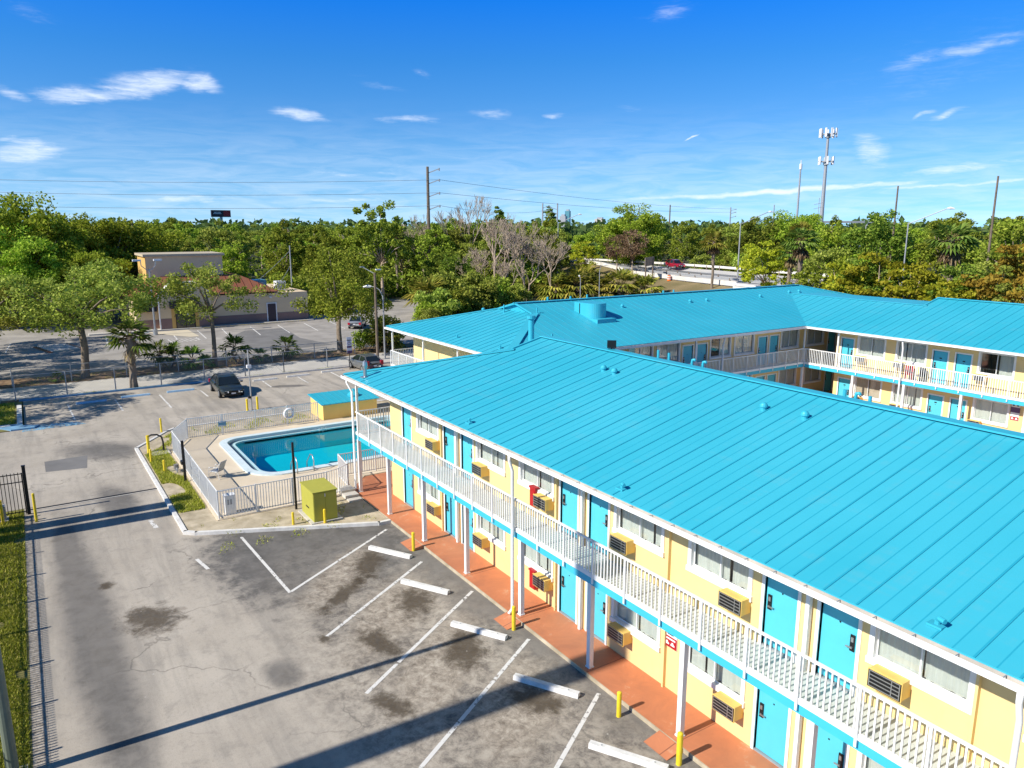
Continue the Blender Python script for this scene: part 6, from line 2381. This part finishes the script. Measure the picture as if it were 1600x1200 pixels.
steel_pole('tall weathered power pole with stacked arms rising at the centre of the skyline', (-101, 53), 24.0, .40, (23.6, 21.6, 19.2, 16.8))
steel_pole('left of two slender far power poles beside the rounded conifer', (-179.8, 135), 20.3, .38, (19.5, 18.2, 17.0), mat='grey')
steel_pole('right of two slender far power poles beside the rounded conifer', (-176.9, 139), 20.3, .38, (19.0, 17.6), mat='grey', adir=(-.54, -.84))
steel_pole('thin far power pole above the trees left of the palm', (-181.6, 195), 20.7, .34, (), mat='wood')
steel_pole('far power pole with short arms above the trees right of the palm', (-185.6, 232.8), 20.3, .36, (19.6, 18.4, 16.8), mat='grey')
steel_pole('thin pale mast between the highway lamp and the slim monopole', (-130, 190), 19.5, .25, (), mat='grey')
steel_pole('thin far pole right of the bright green tree', (-160, 160), 19.0, .3, (), mat='grey')
steel_pole('dark banded pole rising from the trees right of the cell tower', (-49.2, 122.9), 20.2, .22, (), mat='wood')
steel_pole('leaning brown wooden pole above the rusty trees at the right edge', (-18.4, 94), 19.4, .19, (), mat='wood')
steel_pole('power pole off the left edge carrying the long wires', (-165, -75), 25, .5, (23.6, 21.6, 19.2), mat='wood', adir=(.54, .84))
steel_pole('short wooden pole beside the restaurant tower with two transformer cans', (-96, .8, 0), 14.0, .22, (), mat='wood')
steel_pole('slim pole behind the restaurant yard carrying thin service wires', (-88, 22.0), 10.0, .14, (), mat='grey')
for k, (p, q) in enumerate((((-163.8, -73.2, 23.6), (-99.8, 54.8, 21.6)), ((-163.8, -73.2, 21.6), (-99.8, 54.8, 19.2)), ((-163.8, -73.2, 19.2), (-99.8, 54.8, 16.8)),
                            ((-99.8, 54.8, 21.6), (-184.4, 234.6, 19.6)), ((-99.8, 54.8, 19.2), (-184.4, 234.6, 18.4)), ((-99.8, 54.8, 16.8), (-178.6, 136.8, 18.2)))):
    mb = MB()
    p, q = Vector(p), Vector(q)
    pts = []
    for i in range(17):
        f = i / 16
        c = p.lerp(q, f)
        c.z -= 4 * f * (1 - f) * (1.6 if k < 3 else 1.2)
        pts.append(c)
    mb.tube(pts, .032, 5)
    tag(link('power_line', mb.mesh('power_line', M['wire'])), ('top wire of three sweeping in from the left edge to the tall power pole', 'middle wire of three sweeping in from the left edge to the tall power pole', 'lowest wire of three sweeping in from the left edge to the tall power pole',
                                                              'upper wire running from the tall power pole to the right', 'second wire running from the tall power pole to the right', 'short lower wire from the tall power pole to the twin poles')[k], 'power line', 'power lines across the sky')
for k, (p, q) in enumerate((((-88, 22, 9.2), (-79, 14.5, 5.4)), ((-88, 22, 7.0), (-78, 17, 4.6)))):
    mb = MB()
    mb.tube([Vector(p).lerp(Vector(q), i / 6) - Vector((0, 0, .5 * (i / 6) * (1 - i / 6))) for i in range(7)], .035, 5)
    tag(link('service_wire', mb.mesh('service_wire', M['grey'])), ('upper service wire dropping to the restaurant roof', 'lower service wire dropping to the restaurant roof')[k], 'wire', 'service wires of the restaurant')
tc_ = thing('transformer_can', 'pair of grey transformer cans on the pole behind the restaurant tower', 'transformer', (-95.6, .9, 10.2))
for y in (-.75, .75):
    mb = MB()
    mb.cyl(.3, y, 0, 1.3, .38, 12)
    part('can', mb, M['grey'], tc_)

ct = thing('cell_tower', 'tall grey monopole cell tower with two tiers of white antenna panels', 'cell tower', (-112, 189.3, 0))
mb = MB()
mb.cyl(0, 0, 0, 39.5, .75, 16, .36)
part('monopole', mb, M['grey'], ct)
for z, n_, R_, h_ in ((31.5, 6, 2.3, 2.3), (39.2, 9, 2.6, 2.5)):
    mb = MB()
    for k in range(3):
        a0_, a1_ = 2 * pi * k / 3, 2 * pi * (k + 1) / 3
        mb.bar((R_ * cos(a0_), R_ * sin(a0_), z), (R_ * cos(a1_), R_ * sin(a1_), z), .16, .3)
        mb.bar((0, 0, z - .3), (R_ * .5 * (cos(a0_) + cos(a1_)), R_ * .5 * (sin(a0_) + sin(a1_)), z), .22, .3)
    mb.cyl(0, 0, z - 1.0, z + .2, .75, 12)
    part('platform', mb, M['grey'], ct)
    for k in range(n_):
        a = 2 * pi * (k + .25) / n_
        p = MB()
        x, y = R_ * cos(a) * .92, R_ * sin(a) * .92
        p.bar((x, y, z - .9), (x, y, z + h_ - .9), .55, .3, up=(cos(a), sin(a), 0))
        part('antenna_panel', p, M['signwhite'], ct)
mp = thing('monopole', 'slim pale monopole left of the cell tower', 'mast', (-99.5, 161.3, 0))
mb = MB()
mb.cyl(0, 0, 0, 27.5, .36, 12, .20)
part('shaft', mb, M['grey'], mp)
mb = MB()
mb.cyl(0, 0, 27.5, 28.9, .36, 12)
mb.cyl(0, 0, 28.9, 29.8, .1, 8)
part('head', mb, M['signwhite'], mp)
ta = thing('tv_antenna', 'small skeletal antenna mast above the trees right of the cell tower', 'antenna', (-85, 150, 0))
mb = MB()
mb.cyl(0, 0, 0, 19.6, .07, 6)
part('mast', mb, M['grey'], ta)
mb = MB()
for z in (17.2, 18.2):
    mb.bar((-.7, -.9, z - .2), (.7, .9, z + .3), .1, .1)
part('elements', mb, M['grey'], ta)
bb = thing('billboard', 'dark billboard with white lettering and a red corner above the left tree line', 'billboard', (-377, 74.8, 0), .3)
mb = MB()
mb.cyl(0, 0, 0, 17.2, .7, 10)
part('pole', mb, M['grey'], bb)
mb = MB()
mb.box(-.5, .3, -5.2, 5.2, 17.2, 20.6)
fc = part('board', mb, pmat('billboard_dark', (.02, .018, .03), .5, .1, 1), bb)
mb = MB()
mb.box(.301, .36, 1.2, 5.0, 17.6, 20.3)
part('red_panel', mb, M['red'], fc)
mb = MB()
for x0, x1, z in ((-3.8, -.2, 19.5), (-4.2, .2, 18.9)):
    n_ = 7
    for i in range(n_):
        a = x0 + (x1 - x0) * i / n_
        mb.box(.301, .36, a, a + (x1 - x0) / n_ * .7, z - .22, z + .22)
part('lettering', mb, M['signwhite'], fc)
for (x, y, w_, d_, h_, mt_, lb) in ((-1166, 886, 9, 9, 40, 'teal_glass', 'teal glass tower block far on the horizon'), (-1128, 935, 18, 12, 25, 'concrete', 'low white block far on the horizon right of the teal tower'),
                                    (-1010, 760, 10, 10, 28, 'grey', 'grey block far on the horizon left of the teal tower')):
    tb = thing('office_tower', lb, 'building', (x, y, 0), .6)
    mb = MB()
    mb.box(-w_ / 2, w_ / 2, -d_ / 2, d_ / 2, 0, h_)
    wl = part('wall', mb, M[mt_], tb)
    mb = MB()
    mb.box(-w_ * .3, w_ * .3, -d_ * .3, d_ * .3, h_, h_ + 3)
    part('plant_room', mb, M['grey'], tb)
wh_ = thing('white_house', 'low white building glimpsed among trees beyond the highway', 'building', (-96, 158, 0), .5)
mb = MB()
mb.box(-14, 14, -8, 8, 0, 7.4)
part('wall', mb, M['signwhite'], wh_)
mb = MB()
mb.box(-14.5, 14.5, -8.5, 8.5, 7.4, 7.9)
part('roof', mb, M['grey'], wh_)
gn = thing('sign_gantry', 'grey overhead sign gantry far beyond the highway', 'gantry', (-128, 222, 0), .95)
for x in (-9, 9):
    mb = MB()
    mb.cyl(x, 0, 0, 15, .4, 8)
    part('post', mb, M['grey'], gn)
mb = MB()
mb.bar((-14, 0, 14.2), (12, 0, 14.2), .5, .7)
part('beam', mb, M['grey'], gn)

# things on the right wing gallery
rc = thing('gallery_chair', 'red plastic chair on the upper gallery of the right wing', 'chair', (5.85, 34.55, 3.05), .4)
for nm, bx in (('seat', (-.25, .25, -.24, .24, .40, .45)), ('backrest', (-.25, .25, .20, .26, .45, .92))):
    mb = MB()
    mb.box(*bx)
    part(nm, mb, M['red'], rc)
for x in (-.22, .22):
    for y in (-.2, .2):
        mb = MB()
        mb.box(x - .02, x + .02, y - .02, y + .02, 0, .40)
        part('leg', mb, M['red'], rc)
bc = thing('gallery_chair', 'dark chair beside the red chair on the upper gallery', 'chair', (6.55, 34.6, 3.05), -.3)
for nm, bx in (('seat', (-.25, .25, -.24, .24, .40, .45)), ('backrest', (-.25, .25, .20, .26, .45, .92))):
    mb = MB()
    mb.box(*bx)
    part(nm, mb, M['black'], bc)
for x in (-.22, .22):
    for y in (-.2, .2):
        mb = MB()
        mb.box(x - .02, x + .02, y - .02, y + .02, 0, .40)
        part('leg', mb, M['black'], bc)
